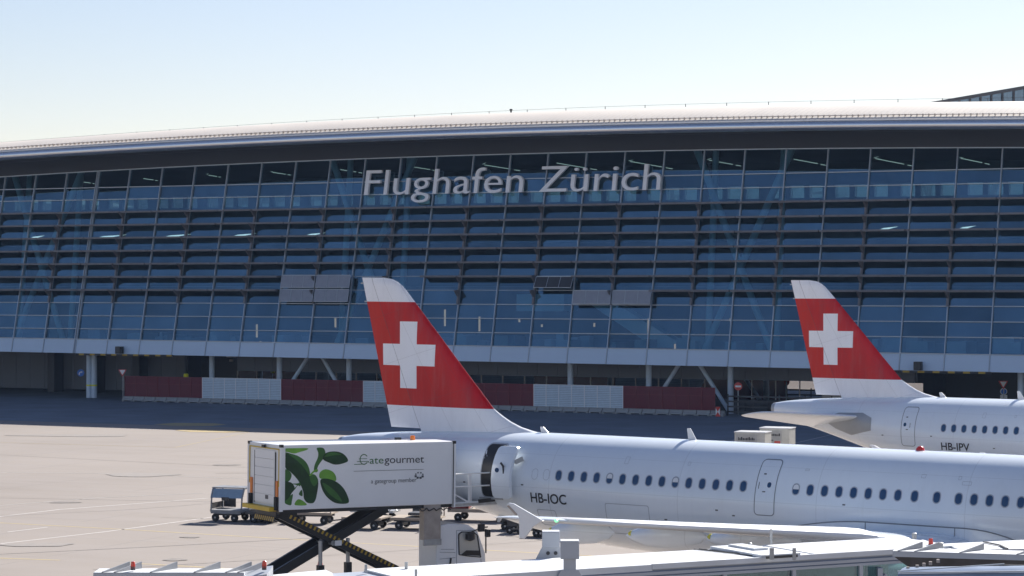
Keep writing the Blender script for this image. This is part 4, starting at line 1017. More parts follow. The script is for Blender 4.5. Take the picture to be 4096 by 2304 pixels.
leaf([(612, 790), (650, 750), (705, 770), (748, 818), (620, 820)], M['green3'], .000)
leaf([(560, 572), (640, 566), (668, 555), (670, 600), (640, 592), (605, 640), (600, 625), (630, 588)], M['green2'], .0065)
leaf([(655, 690), (690, 640), (700, 700), (690, 715)], M['green2'], .000)
leaf([(775, 470), (830, 415), (868, 400), (872, 430), (830, 440), (790, 480)], M['green3'], .007)
def txt(t, x0, x1, yb, ytp, m, name, d=.006, slope=-.0285, off=0., ref=None):
    def fn(x, y, dep): return gp(x, y+slope*(x-x0), d)
    v, f = text_mesh(t, 0, off); a, b, c, e = bounds(v)
    rc, re = bounds(text_mesh(ref or t, 0, off)[0])[2:]
    mb = MB(); mb.add([fn(x0+(p[0]-a)/(b-a)*(x1-x0), yb+(ytp-yb)*(p[1]-rc)/(re-rc), 0) for p in v], f); return obj(name, mb, m, box, recalc=False)
txt('ate', 1478, 1640, 340, 283, M['inkgreen'], 'lettering', ref='a')
txt('gourmet', 1652, 2112, 334, 275, M['ink'], 'lettering', ref='o', slope=-.02)
txt('a gategroup member', 1497, 2027, 570, 536, M['inkgrey'], 'lettering', ref='a', slope=-.033)
mb = MB()
def poly(pts, wd, mbx, d=.006):
    for a, b in zip(pts, pts[1:]):
        p, q = Vector(gp(*a, d)), Vector(gp(*b, d)); mbx.bar(p, q, .002, wd)
arcG = [(1412+48*math.cos(R(t))*.95, 288-58*math.sin(R(t))) for t in range(40, 331, 15)]
poly([(1450, 250)]+arcG[0:], .030, mb)
poly([(1352, 282), (1448, 279)], .018, mb); poly([(1330, 314), (1467, 310)], .020, mb); poly([(1298, 347), (1430, 342)], .022, mb); poly([(1467, 310), (1460, 328)], .022, mb)
obj('lettering_initial', mb, M['inkgreen'], box, recalc=False)
mb = MB(); poly([(1293, 427), (2108, 404)], .012, mb); obj('rule_line', mb, M['ink'], box, recalc=False)
mb = MB()
for k in range(8):
    a = R(45*k+20); sz = 9+5*(math.sin(a) < .1); c = (2058+44*math.cos(a), 474-32*math.sin(a))
    mb.prism([gp(c[0]-sz, c[1]-sz*.7, .006), gp(c[0]+sz*.8, c[1]-sz*.9, .006), gp(c[0]+sz, c[1]+sz*.8, .006), gp(c[0]-sz*.8, c[1]+sz, .006)], (0, 0, 0), (0, -.001, 0))
obj('emblem', mb, M['inkgrey'], box)
# scissor arms
for y, nm in ((.34, 'near'), (1.25, 'far')):
    for (x0, z0, x1, z1), yo, st in (((.1, 3.62, 4.75, 1.38), 0, True), ((4.45, 3.60, -.1, 1.38), .2, False)):
        mb = MB(); mb.bar((x0, y+yo, z0), (x1, y+yo, z1), .14, .31); a = obj('scissor_arm', mb, M['black'], tr, bev=.01)
        if st:
            mb = MB(); mb.bar((x0+.35, y+yo-.073, z0+.075-.35*(z0-z1)/(x1-x0)), (x1-.15, y+yo-.073, z1+.075+.15*(z0-z1)/(x1-x0)), .012, .13); mb.v = [(v[0], v[1], v[2]) for v in mb.v]
            obj('hazard_strip', mb, M['hazard2'], a)
        mb = MB(); mb.tube(((x0+x1)/2, y-.12, (z0+z1)/2), ((x0+x1)/2, y+.4, (z0+z1)/2), .09, n=12); obj('pivot_pin', mb, M['steel'], a)
mb = MB(); mb.box(2.2, 2.46, .15, .17, 2.40, 2.58); obj('pivot_plate', mb, M['signwhite'], tr)
for y, x in ((.18, 1.64), (.55, 2.91)):
    if True:
        mb = MB(); mb.tube((x, y, 1.75), (x, y, 2.6), .07, n=10); lg = obj('stabiliser_ram', mb, M['steel'], tr, True)
        mb = MB(); mb.box(x-.11, x+.11, y-.1, y+.1, .35, 1.75); mb.box(x-.25, x+.25, y-.25, y+.25, .02, .1); mb.tube((x, y, .08), (x, y, .4), .06, n=10); obj('stabiliser_leg', mb, M['black'], tr)
mb = MB(); mb.box(-.1, 8.5, .55, .75, .75, 1.05); mb.box(-.1, 8.5, 1.7, 1.9, .75, 1.05); mb.box(0, 5.6, .2, 2.3, 1.0, 1.12); obj('chassis', mb, M['black'], tr)
def wheel(x, y, r=.48, w_=.28, par=tr, rim=True):
    mb = MB(); mb.lathe([(r*.55, -w_/2), (r*.92, -w_/2), (r, -w_/4), (r, w_/4), (r*.92, w_/2), (r*.55, w_/2)], (x, y, r), 'y', 28); a = obj('wheel', mb, M['rubber'], par, True)
    mb = MB(); mb.lathe([(.02, -w_*.3), (r*.5, -w_*.3), (r*.56, -w_*.46), (r*.56, w_*.46), (r*.5, w_*.3), (.02, w_*.3)], (x, y, r), 'y', 20); obj('wheel_rim', mb, M['steel'], a, True)
for x, y in ((1.6, .3), (1.6, 2.2), (7.25, .3), (7.25, 1.3)): wheel(x, y)
# cab
c0, c1 = 6.68, 8.72
cab = MB()
prof = [(c0, 1.02), (c0, 2.78), (c0+.5, 2.86), (c1-.75, 2.78), (c1-.35, 2.55), (c1-.02, 1.72), (c1+.06, .55), (c1-.2, .45), (c1-.95, .5), (7.62, .95), (7.55, 1.2), (7.42, 1.40), (7.08, 1.40), (6.92, 1.2), (6.88, .95)]
cab.prism([(x, 0, z) for x, z in prof], (0, .1, 0), (0, 1.45, 0)); cb = obj('cab', cab, M['white'], tr, bev=.03)
mb = MB(); mb.prism([(x, .094, z) for x, z in ((7.62, 1.75), (7.6, 2.42), (7.72, 2.5), (8.18, 2.47), (8.33, 2.35), (8.47, 1.62), (7.95, 1.68))], (0, -.004, 0), (0, .004, 0)); wn = obj('side_window', mb, M['carglass'], cb)
mb = MB(); pw = [(7.60, 1.72), (7.58, 2.45), (7.70, 2.53), (8.2, 2.50), (8.36, 2.38), (8.5, 1.58), (7.95, 1.65)]
for a, b in zip(pw, pw[1:]+pw[:1]): mb.bar((a[0], .085, a[1]), (b[0], .085, b[1]), .03, .035)
mb.prism([(7.66, .083, 1.70), (8.46, .083, 1.63), (8.44, .083, 1.82), (7.9, .083, 1.86)], (0, -.003, 0), (0, .003, 0)); obj('window_seal', mb, M['black'], wn)
mb = MB()
for a, b in (((7.5, 2.6), (7.5, .85)), ((7.5, 2.6), (8.3, 2.55)), ((8.52, 1.5), (8.55, .8)), ((6.8, 1.85), (7.45, 1.8)), ((6.8, 1.6), (7.45, 1.62)), ((6.85, 1.95), (7.4, 1.92))): mb.bar((a[0], .096, a[1]), (b[0], .096, b[1]), .012, .014)
obj('door_seam', mb, M['line'], cb)
mb = MB(); mb.bar((7.65, .08, 1.2), (7.9, .08, 1.19), .04, .04); mb.bar((7.25, .07, 1.62), (7.2, .07, 1.25), .05, .05); obj('door_handle', mb, M['black'], cb)
mb = MB(); mb.prism([(c1-.33, 0, 2.5), (c1-.02, 0, 1.75), (c1+.005, 0, 1.75), (c1-.3, 0, 2.52)], (0, .2, 0), (0, 1.35, 0)); obj('windscreen', mb, M['window'], cb)
mb = MB(); mb.lathe([(.05, -.16), (.17, -.1), (.17, .1), (.05, .16)], (8.0, -.02, 2.36), 'z', 12); mb.bar((8.0, 0, 2.5), (8.4, .1, 2.6), .03, .03); obj('door_mirror', mb, M['black'], cb, True)
mb = MB(); mb.box(c1-.32, c1-.08, .0, .16, 2.50, 2.78); mb.box(c1+.0, c1+.05, .1, .16, 1.7, 2.6); mb.bar((c1-.3, .2, 2.62), (c1+.1, .1, 2.66), .05, .05); mb.box(c1+.06, c1+.22, .1, .3, 2.28, 2.55); obj('mirror_arm', mb, M['black'], cb, bev=.03)
mb = MB(); mb.box(5.75, 6.35, .12, .55, .86, 1.02); mb.box(7.1, 7.15, .1, .2, .5, .9); obj('mudguard', mb, M['darksteel'], tr)
mb = MB(); mb.box(6.12, 6.80, .02, .36, 2.42, 3.72); obj('duct_housing', mb, M['tan'], tr)
mb = MB(); mb.box(6.10, 6.82, .0, .08, 2.22, 2.44); obj('duct_lip', mb, M['steel'], tr)
mb = MB()
P_ = [(5.9+.1*k, -.02, 3.60-.14*abs(math.sin(k*1.1))) for k in range(14)]
for a, b in zip(P_, P_[1:]): mb.tube(a, b, .02, n=6)
obj('hydraulic_hose', mb, M['black'], tr)
for o_ in list(tr.children):
    if o_.name.split('.')[0] in ('cab', 'duct_housing', 'duct_lip', 'hydraulic_hose', 'mudguard'): o_.location.x = -.42
    if o_.name.split('.')[0] == 'cab': o_.location.z = .1
# front platform with rails
mb = MB(); mb.box(BL+.03, BL+2.05, .15, 2.3, 3.56, 3.66); mb.box(BL+1.9, BL+2.25, .35, 2.1, 3.62, 3.68); obj('front_platform', mb, M['steel'], tr)
mb = MB()
for y in (.2, 2.25):
    for z in (4.72, 4.26): mb.tube((BL+.05, y, z), (BL+1.95, y, z), .028, n=8)
    for x in (BL+.72, BL+.80, BL+1.78, BL+1.95): mb.bar((x, y, 3.6), (x, y, 4.72), .05, .05)
    mb.bar((BL+.1, y, 4.0), (BL+.75, y, 3.66), .05, .05)
    mb.box(BL, BL+2.0, y-.03, y+.03, 3.54, 3.70)
obj('platform_rail', mb, M['white'], tr)
mb = MB()
P_ = [(BL+1.95, .15, 4.72), (BL+2.12, .13, 4.6), (BL+2.14, .13, 4.4), (BL+1.97, .15, 4.24)]
for a, b in zip(P_, P_[1:]): mb.tube(a, b, .022, n=6)
obj('rail_loop', mb, M['white'], tr)
mb = MB(); mb.bar((BL+1.1, .16, 3.70), (BL+1.8, .16, 3.74), .03, .14); obj('rail_bracket', mb, M['black'], tr)
co_ = thing('traffic_cone', 'red and white cone standing behind the truck support leg', 'cone', at(1276, 2300, 0).xy.to_3d()+Vector((0, .6, 0)))
mb = MB(); mb.lathe([(.17, .03), (.03, .72)], n=16); obj('cone_body', mb, M['red'], co_, True); mb = MB(); mb.lathe([(.135, .22), (.10, .36)], n=16); obj('cone_band', mb, M['signwhite'], co_, True); mb = MB(); mb.box(-.2, .2, -.2, .2, 0, .03); obj('cone_base', mb, M['rubber'], co_)

# ------------------------------------------------------------------ baggage equipment behind the truck
def small_wheel(root, x, y, r=.19):
    mb = MB(); mb.lathe([(r*.5, -.055), (r*.9, -.055), (r, -.02), (r, .02), (r*.9, .055), (r*.5, .055)], (x, y, r), 'y', 20); a = obj('wheel', mb, M['rubber'], root, True)
    mb = MB()
    for k in range(5):
        t = 2*math.pi*k/5; mb.bar((x, y, r), (x+r*.52*math.cos(t), y, r+r*.52*math.sin(t)), .05, .06, up=(0, 1, 0))
    mb.lathe([(.05, -.06), (.05, .06)], (x, y, r), 'y', 10); obj('wheel_rim', mb, M['steel'], a)
M['cartgrey'] = mat('cart_grey', (.22, .23, .25), .55, .3, var=.3, scale=4)
def covered_cart(label, loc, rz, front=True):
    t = thing('baggage_cart', label, 'baggage cart', loc, rz); L, W_ = 1.72, 1.35
    mb = MB(); mb.box(0, L, 0, W_, .48, .58); mb.box(.05, L-.05, -.04, 0, .40, .58); obj('deck', mb, M['cartgrey'], t)
    mb = MB()
    for x in (.04, L-.04):
        mb.bar((x, .03, .55), (x+.02, .06, 1.15), .06, .06); mb.bar((x+.02, .06, 1.15), (x+.04, .28, 1.62), .06, .06); mb.bar((x, W_-.03, .55), (x, W_-.03, 1.62), .06, .06); mb.bar((x, .28, 1.62), (x, W_, 1.62), .06, .06)
        mb.bar((x, .03, .58), (x, W_, .58), .05, .05)
    obj('frame', mb, M['cartgrey'], t)
    mb = MB(); mb.prism([(0, .055, 1.16), (L, .055, 1.16), (L, .26, 1.60), (0, .26, 1.60)], (0, -.02, 0), (0, .02, 0)); obj('rolled_side_cover', mb, mat('cart_blue_cover', (.20, .30, .42), .5, var=.15, scale=3) if front else M['cartgrey'], t)
    mb = MB(); mb.box(-.01, L+.01, .24, W_, 1.62, 1.67); obj('roof', mb, M['cartgrey'], t)
    mb = MB(); mb.box(.1, .75, W_-.05, W_-.02, .62, 1.15); mb.box(.0, .03, .1, W_, .62, .9); mb.box(.62, 1.0, .0, .05, 1.05, 1.2); obj('end_panel', mb, M['darksteel'], t)
    for x, y in ((.25, .1), (1.28, .1), (.25, W_-.1), (1.28, W_-.1)): small_wheel(t, x, y, .20)
    mb = MB(); mb.box(.15, 1.4, .2, W_-.2, .3, .48); mb.bar((L, W_/2, .42), (L+.7, W_/2, .36), .05, .05); obj('undercarriage', mb, M['darksteel'], t)
    return t
covered_cart('covered baggage cart with blue grey roll cover, leftmost in the cart row', at(840, 2086, 0), R(-20))
t = covered_cart('yellow ended baggage cart half hidden behind the white cargo box', at(968, 2092, 0)+Vector((.15, 1.2, 0)), R(-20), False)
mb = MB(); mb.box(-.03, .0, .1, 1.3, .55, 1.6); obj('yellow_end_panel', mb, M['yellow'], t)
def dolly(label, loc, rz, L=2.6, W_=1.5, rails=True, deck='wood', dw=.5, grp='flat baggage dollies behind the truck'):
    t = thing('baggage_dolly', label, 'dolly', loc, rz, grp)
    mb = MB(); mb.box(0, L, 0, W_, dw, dw+.07); mb.box(0, L, -.03, 0, dw-.05, dw+.07); obj('deck', mb, M[deck], t)
    mb = MB(); mb.box(.1, L-.1, .25, .35, dw-.14, dw-.001); mb.box(.1, L-.1, W_-.35, W_-.25, dw-.14, dw-.001); mb.bar((-.9, W_/2, .3), (0.1, W_/2, dw-.08), .06, .06); mb.box(.3, .5, .1, W_-.1, .15, .3); mb.box(L-.5, L-.3, .1, W_-.1, .15, .3); obj('frame', mb, M['darksteel'], t)
    if rails:
        mb = MB()
        for y in (.04, W_-.04): mb.bar((L-.05, y, dw), (L-.05, y, dw+.62), .06, .06)
        mb.bar((L-.05, .04, dw+.6), (L-.05, W_-.04, dw+.6), .05, .05); obj('end_rail', mb, M['tan'], t)
    for x in (.4, L-.4):
        for y in (.12, W_-.12): small_wheel(t, x, y, .20)
    return t
dolly('dark framed dolly between the yellow ended cart and the cross arms', at(980, 2092, 0), R(-22), 1.6, 1.1, False, 'darksteel')
dolly('wooden decked dolly behind the left scissor arm, with upright end rails', at(1150, 2096, 0), R(-12), 2.2, 1.2)
dolly('wooden decked dolly in the middle of the scissor cross, right of the railed one', at(1366, 2116, 0), R(-18), 2.0, 1.4, False)
t = dolly('wooden decked dolly between the right scissor arm and the grey duct', at(1560, 2118, 0), R(-14), 2.3, 1.5, True)
mb = MB(); mb.box(.8, 2.2, .3, 1.3, .66, .78); obj('loose_rack', mb, M['darksteel'], t)
t = thing('scissor_trailer', 'dark wire frame trailer behind the middle dolly', 'trailer', at(1400, 2085, 0), R(-16))
mb = MB(); mb.box(0, 2.2, 0, 1.2, .45, .55); 
for k in range(5): mb.bar((k*.5, 0, .55), (k*.5+.45, 0, .95), .04, .04); mb.bar((k*.5+.45, 0, .55), (k*.5, 0, .95), .04, .04)
mb.box(0, 2.2, -.02, .03, .93, .98); obj('wire_frame', mb, M['steel'], t)
for x in (.4, 1.8):
    for y in (.1, 1.1): small_wheel(t, x, y, .2)
t = thing('cargo_hopper', 'dark tapering cargo container just left of the grey duct', 'container', at(1640, 2085, 0), R(-14))
mb = MB(); mb.hexa([(.3, 0, .75), (1.3, 0, .75), (1.3, 1.2, .75), (.3, 1.2, .75), (0, 0, 1.35), (1.3, 0, 1.35), (1.3, 1.2, 1.35), (0, 1.2, 1.35)]); obj('container_body', mb, M['darksteel'], t)
mb = MB(); mb.box(.1, 1.3, .1, 1.1, .1, .749); obj('stand', mb, M['darksteel'], t)
t = thing('red_baggage_trailer', 'dark red and brown baggage trailer above the truck cab', 'trailer', at(1790, 2085, 0), R(-14))
mb = MB(); mb.box(0, 3.6, 0, 1.5, .45, .62); obj('deck', mb, M['wood'], t)
mb = MB(); mb.box(0, .95, .1, 1.4, .62, 1.35); mb.box(1.0, 1.05, .1, 1.4, .62, 1.35); obj('red_side', mb, mat('dark_red_paint', (.16, .02, .02), .6), t)
mb = MB()
for k in range(7): mb.bar((1.1+k*.3, .2, .62), (1.5+k*.3, 1.2, .95), .06, .05)
mb.bar((1.0, .1, .78), (3.4, .1, .92), .07, .07); mb.bar((1.0, .1, 1.05), (2.4, .1, 1.2), .05, .05); obj('loading_rack', mb, M['steel'], t)
mb = MB(); mb.box(2.5, 3.2, .3, 1.0, .62, 1.0); obj('crate', mb, M['tan'], t)
for x in (.5, 3.0):
    for y in (.12, 1.38): small_wheel(t, x, y, .2)
t = dolly('dark dolly just right of the truck mirrors under the white fuselage', at(1985, 2122, 0), R(-10), 1.5, 1.2, False, 'darksteel')
mb = MB()
for k in range(5): mb.box(.1+k*.26, .3+k*.26, .2, .8, .571, .70+.12*(k % 2))
obj('stacked_rails', mb, M['steel'], t)
t = thing('luggage_trailer', 'small dark trailer of red and tan bags left of the wingtip', 'trailer', at(2028, 2136, 0), R(-12))
mb = MB(); mb.box(0, .75, 0, 1.1, .36, .62); obj('bin', mb, M['darksteel'], t)
for k, (x, y, m_) in enumerate(((.05, .1, 'red'), (.28, .1, 'tan'), (.5, .15, 'orange'), (.12, .5, 'tan'), (.4, .5, 'red'))):
    mb = MB(); mb.box(x, x+.2, y, y+.3, .60, .74+.04*(k % 2)); 
    b_ = thing('luggage_bag', ['red bag at the left front of the small dark trailer', 'tan bag in the middle front of the small dark trailer', 'orange bag at the right front of the small dark trailer', 'tan bag at the back of the small dark trailer', 'red bag at the back of the small dark trailer'][k], 'bag', t.location, R(-12), 'bags on the small dark trailer')
    obj('bag_body', mb, M[m_], b_, bev=.04)
    mb = MB(); mb.bar((x+.05, y+.15, .76+.04*(k % 2)), (x+.15, y+.15, .76+.04*(k % 2)), .02, .03); obj('bag_handle', mb, M['black'], b_)
for x in (.12, .62):
    for y in (.05, 1.0): small_wheel(t, x, y, .18)
dolly('dark dolly right of the wingtip fence, partly under the fuselage', at(2110, 2150, 0), R(-14), 1.0, 1.2, False, 'darksteel', .42)
dolly('dark dolly whose wheels show above the two grey square posts', at(2235, 2164, 0), R(-14), 1.1, 1.3, False, 'darksteel', .42)

# containers near the far airliner
M['container_panel'] = mat('container_panel', (.48, .47, .44), .5, var=.15, scale=3)
def uld(label, loc, rz):
    t = thing('cargo_container', label, 'container', loc, rz, 'cargo containers on low dollies'); z0 = .52
    sec = [(0, z0), (1.55, z0), (2.0, z0+.45), (2.0, z0+1.6), (0, z0+1.6)]
    mb = MB(); mb.prism([(x, 0, z) for x, z in sec], (0, 0, 0), (0, 1.5, 0)); bd = obj('container_shell', mb, mat('container_alu', (.55, .54, .50), .4, .4, var=.15, scale=3), t, bev=.02)
    mb = MB(); mb.box(-.03, 2.03, -.03, 1.53, z0+1.6, z0+1.66); obj('container_roof', mb, M['white'], bd)
    mb = MB(); mb.box(.12, 1.5, -.012, -.004, z0+.45, z0+1.5); mb.prism([(-.012, .15, z0+.6), (-.012, 1.0, z0+.6), (-.012, 1.0, z0+1.5), (-.012, .15, z0+1.5)], (0, 0, 0), (.006, 0, 0)); pn = obj('front_panel', mb, M['container_panel'], bd)
    mb = MB(); mb.box(.25, 1.25, -.02, -.013, z0+1.15, z0+1.3)
    x = .25
    mb = MB()
    while x < 1.35:
        w_ = random.uniform(.04, .09); mb.box(x, x+w_, -.02, -.013, z0+1.12, z0+1.24+random.uniform(0, .1)); x += w_+.03
    x = .3
    while x < .95:
        w_ = random.uniform(.03, .07); mb.box(x, x+w_, -.02, -.013, z0+.8, z0+.88); x += w_+.03
    obj('panel_lettering', mb, M['ink'], pn)
    mb = MB(); mb.box(1.0, 1.4, -.02, -.013, z0+.62, z0+.8); obj('red_label', mb, M['red'], pn)
    mb = MB(); mb.box(0, 2.0, 0, 1.5, .36, .5); mb.box(.1, 1.9, .1, 1.4, .18, .36); obj('dolly_base', mb, M['darksteel'], t)
    for x in (.3, 1.7):
        for y in (.1, 1.4): small_wheel(t, x, y, .18)
P1 = at(2938, 1726, 2.18); P1.z = 0; P2 = at(3030, 1712, 2.18); P2.z = 0
uld('pale cargo container in front, left of the pair behind the nearer fuselage', P1, R(38)-R(60))
uld('pale cargo container behind, right of the pair near the far tailplane', P2+Vector((.2, .6, 0)), R(38)-R(60))

# ------------------------------------------------------------------ passenger bridge in the foreground
ZR = 5.1; KR = R(27.6); cK, sK = math.cos(KR), math.sin(KR)
br = thing('passenger_bridge', 'long white roofed passenger boarding bridge crossing the bottom right foreground', 'boarding bridge', (0, 0, 0))
Bf0 = at(2000, 2296, ZR); Bf1 = at(3573, 2200, ZR); dirB = (Bf1-Bf0).normalized(); nB = Vector((-dirB.y, dirB.x, 0)); UP = Vector((0, 0, 1))
bk = at(2700, 2204, ZR); WB = (bk-Bf0).dot(nB)
def BP(s, t, z): return Bf0+dirB*s+nB*t+UP*(z-ZR)
def bbox(mb, s0, s1, t0, t1, z0, z1): return mb.hexa([BP(s0, t0, z0), BP(s1, t0, z0), BP(s1, t1, z0), BP(s0, t1, z0), BP(s0, t0, z1), BP(s1, t0, z1), BP(s1, t1, z1), BP(s0, t1, z1)])
SL = (Bf1-Bf0).length
def sB(px, py, z=ZR): p = at(px, py, z); return (p-Bf0).dot(dirB)
sA = sB(1468, 2280); sM = sB(3040, 2228); sE = sB(3720, 2170)
M['broof'] = mat('bridge_roof_white', (.66, .68, .70), .45, var=.12, scale=1.1, vs=(1, .35, 1))
x = sA
while x < sE-.05:
    e = min(x+1.55, sE)
    if not (x < sM < e) or True:
        mb = MB(); bbox(mb, x+.008, e-.008, 0, WB, ZR-.03, ZR+(0 if x < sM else .02)); obj('roof_panel', mb, M['broof'], br)
    x = e
mb = MB(); bbox(mb, sA, sE, .02, WB-.02, ZR-.2, ZR-.035); obj('roof_deck', mb, M['jetwall'], br)
sS = sB(2592, 2256)
mb = MB(); bbox(mb, sA, sS, -.02, .02, ZR-.14, ZR+.0); bbox(mb, sS, SL+1.5, -.05, .02, ZR-.10, ZR+.02); obj('roof_edge', mb, M['broof'], br)
mb = MB(); bbox(mb, sA, SL+1.5, -.015, .04, ZR-.17, ZR-.141); bbox(mb, sA, SL+1.5, .0, .04, ZR-.27, ZR-.24); obj('wall_groove', mb, M['jetgroove'], br)
mb = MB(); bbox(mb, sA, SL+1.5, -.03, .02, ZR-.24, ZR-.17); bbox(mb, sA, SL+1.5, -.03, .02, ZR-.33, ZR-.27); obj('wall_band', mb, M['jetwall'], br)
mb = MB(); bbox(mb, sA, SL+1.5, .04, .10, ZR-1.5, ZR-.33); obj('bridge_glazing', mb, M['glassg'], br)
mb = MB(); bbox(mb, sA, SL+1.5, .0, WB, ZR-2.6, ZR-1.5); bbox(mb, sA, SL+1.5, WB-.06, WB, ZR-1.5, ZR-.2); obj('bridge_body', mb, M['jetwall'], br)
x = sS
while x < SL+1.5:
    mb = MB(); bbox(mb, x, x+.10, -.02, .035, ZR-1.5, ZR-.331); obj('window_post', mb, M['jetwall'], br); x += 1.95
mb = MB(); p = BP(sB(3470, 2200)+.1, -.06, ZR-.4); mb.bar(p, BP(sB(3470, 2200)+.1, -.06, ZR-1.6), .12, .3); mb.bar(BP(sB(3470, 2200)+.2, -.06, ZR-.6), BP(sB(3470, 2200)+1.2, -.06, ZR-1.6), .10, .14); obj('side_frame', mb, M['jetwall'], br)
# joint hood and little posts on the roof
mb = MB(); bbox(mb, sM-.1, sM+1.0, -.03, WB*.99, ZR+.01, ZR+.07); bbox(mb, sM+.3, sM+.7, WB*.4, WB*.9, ZR+.07, ZR+.12); obj('joint_hood', mb, M['broof'], br)
mb = MB(); bbox(mb, sM+.0, sM+.9, -.06, -.031, ZR-.02, ZR+.04); mb.bar(BP(sM-.55, WB, ZR+.02), BP(sM, 0, ZR+.02), .02, .02); mb.bar(BP(sM-.4, WB, ZR+.02), BP(sM+.12, 0, ZR+.02), .02, .02); obj('joint_seal', mb, M['darksteel'], br)
def peg(px, py, h, r, z=ZR, m='steel', round_=True):
    p = at(px, py, z); mb = MB()
    if round_: mb.lathe([(r, -.02), (r, h), (r*.7, h+.01)], p, n=12)
    else: mb.box(p.x-r, p.x+r, p.y-r, p.y+r, z-.02, z+h)
    obj('roof_peg', mb, M[m], br, round_)
peg(3000, 2188, .10, .045); peg(3084, 2180, .40, .032, round_=False); peg(3087, 2234, .25, .05, round_=False); peg(3177, 2236, .26, .04, round_=False); peg(3657, 2152, .12, .06); peg(3762, 2192, .13, .07)
peg(1464, 2286, .16, .03, round_=False); peg(1625, 2276, .16, .035, round_=False); peg(1664, 2306, .16, .03, round_=False)
# second roof beyond the notch at the right
c2 = thing('passenger_bridge', 'white roofed bridge section at the right edge behind the dark canopy', 'boarding bridge', (0, 0, 0))
q = [at(3771, 2175, ZR), at(4300, 2149, ZR), at(4300, 2190, ZR), at(3850, 2200, ZR)]
mb = MB(); mb.prism(q, (0, 0, -.25), (0, 0, 0)); obj('roof_slab', mb, M['broof'], c2)
mb = MB(); mb.prism([v+Vector((.1, -.15, 0)) for v in (q[0]+Vector((.3, 0, 0)), q[1], q[2], q[3])], (0, 0, -2.6), (0, 0, -.26)); obj('bridge_body', mb, M['jetwall'], c2)
mb = MB(); a, b, c = at(3935, 2167, ZR+.03), at(4000, 2180, ZR+.03), at(4030, 2195, ZR+.03); mb.bar(a, b, .05, .03); mb.bar(b, c, .05, .03); obj('roof_cable', mb, M['darksteel'], c2)
for px in (3771,):
    mb = MB(); mb.prism([at(3690, 2152, ZR), at(3771, 2175, ZR), at(3850, 2200, ZR), at(3573, 2200, ZR)], (0, 0, -.2), (0, 0, -.04)); obj('link_roof', mb, M['broof'], c2)
# roof piece at the left, before the main run
c3 = thing('bridge_roof', 'low white roof piece in front of the scissor lift arms', 'roof', (0, 0, 0))
q = [at(1080, 2300, ZR), at(1302, 2279, ZR), at(1330, 2292, ZR), at(1325, 2330, ZR), at(1060, 2340, ZR)]
mb = MB(); mb.prism(q, (0, 0, -.25), (0, 0, 0)); obj('roof_slab', mb, M['broof'], c3)
mb = MB(); mb.prism([at(1325, 2294, ZR-.06), at(1480, 2284, ZR-.06), at(1700, 2310, ZR-.06), at(1325, 2340, ZR-.06)], (0, 0, -.3), (0, 0, 0)); obj('lower_roof', mb, M['jetwall'], c3)
mb = MB(); mb.prism([v+Vector((0, -.1, 0)) for v in q], (0, 0, -2.5), (0, 0, -.26)); obj('roof_support', mb, M['jetwall'], c3)
# capped square posts
def capped_post(label, pxl, pxr, pyt, pyb, base_y, Y, bolts):
    a = atY(pxl, pyt, Y); b = atY(pxr, pyb, Y); w_ = b.x-a.x
    t = thing('capped_post', label, 'post', ((a.x+b.x)/2, Y, 0), 0, 'capped square posts on the bridge roof')
    mb = MB(); mb.box(-w_/2, w_/2, 0, w_, b.z, a.z); obj('post_cap', mb, M['jetwall'], t, bev=.012)
    mb = MB(); mb.box(-w_/2+.005, w_/2-.005, .005, w_-.005, a.z+.001, a.z+.012); obj('cap_top', mb, M['broof'], t)
    zb_ = CH-(base_y-HZ)/F*Y; mb = MB(); mb.box(-w_*.33, w_*.33, w_*.14, w_*.86, zb_, b.z); obj('post_shaft', mb, M['jetwall'], t)
    ww = w_*(.62 if not bolts else .6)
    mb = MB(); mb.prism([(-ww*1.5, w_*.1, zb_), (ww*1.5, w_*.1, zb_), (ww*.75, w_*.1, zb_+w_*.85), (-ww*.75, w_*.1, zb_+w_*.85)], (0, 0, 0), (0, .02, 0)); g_ = obj('base_gusset', mb, M['jetwall'], t)
    if bolts:
        for x in (-.09, .09):
            mb = MB(); mb.lathe([(.045, -.03), (.045, .0)], (x+.02, w_*.1, zb_+.16), 'y', 14); obj('bolt', mb, M['darksteel'], g_)
    return t
YP1 = 59.0; YP2 = 55.9
capped_post('grey capped square post further from camera, with two round bolts at its base', 2169, 2239, 2128, 2192, 2240, 59.45, True)
capped_post('grey capped square post nearer the camera, standing lower and to the right', 2242, 2317, 2166, 2237, 2345, 56.55, False)
M['slatgrey'] = mat('slat_grey', (.30, .31, .33), .5, .2)
M['headroof'] = mat('bridge_head_metal', (.22, .27, .35), .35, .6, var=.15, scale=2)
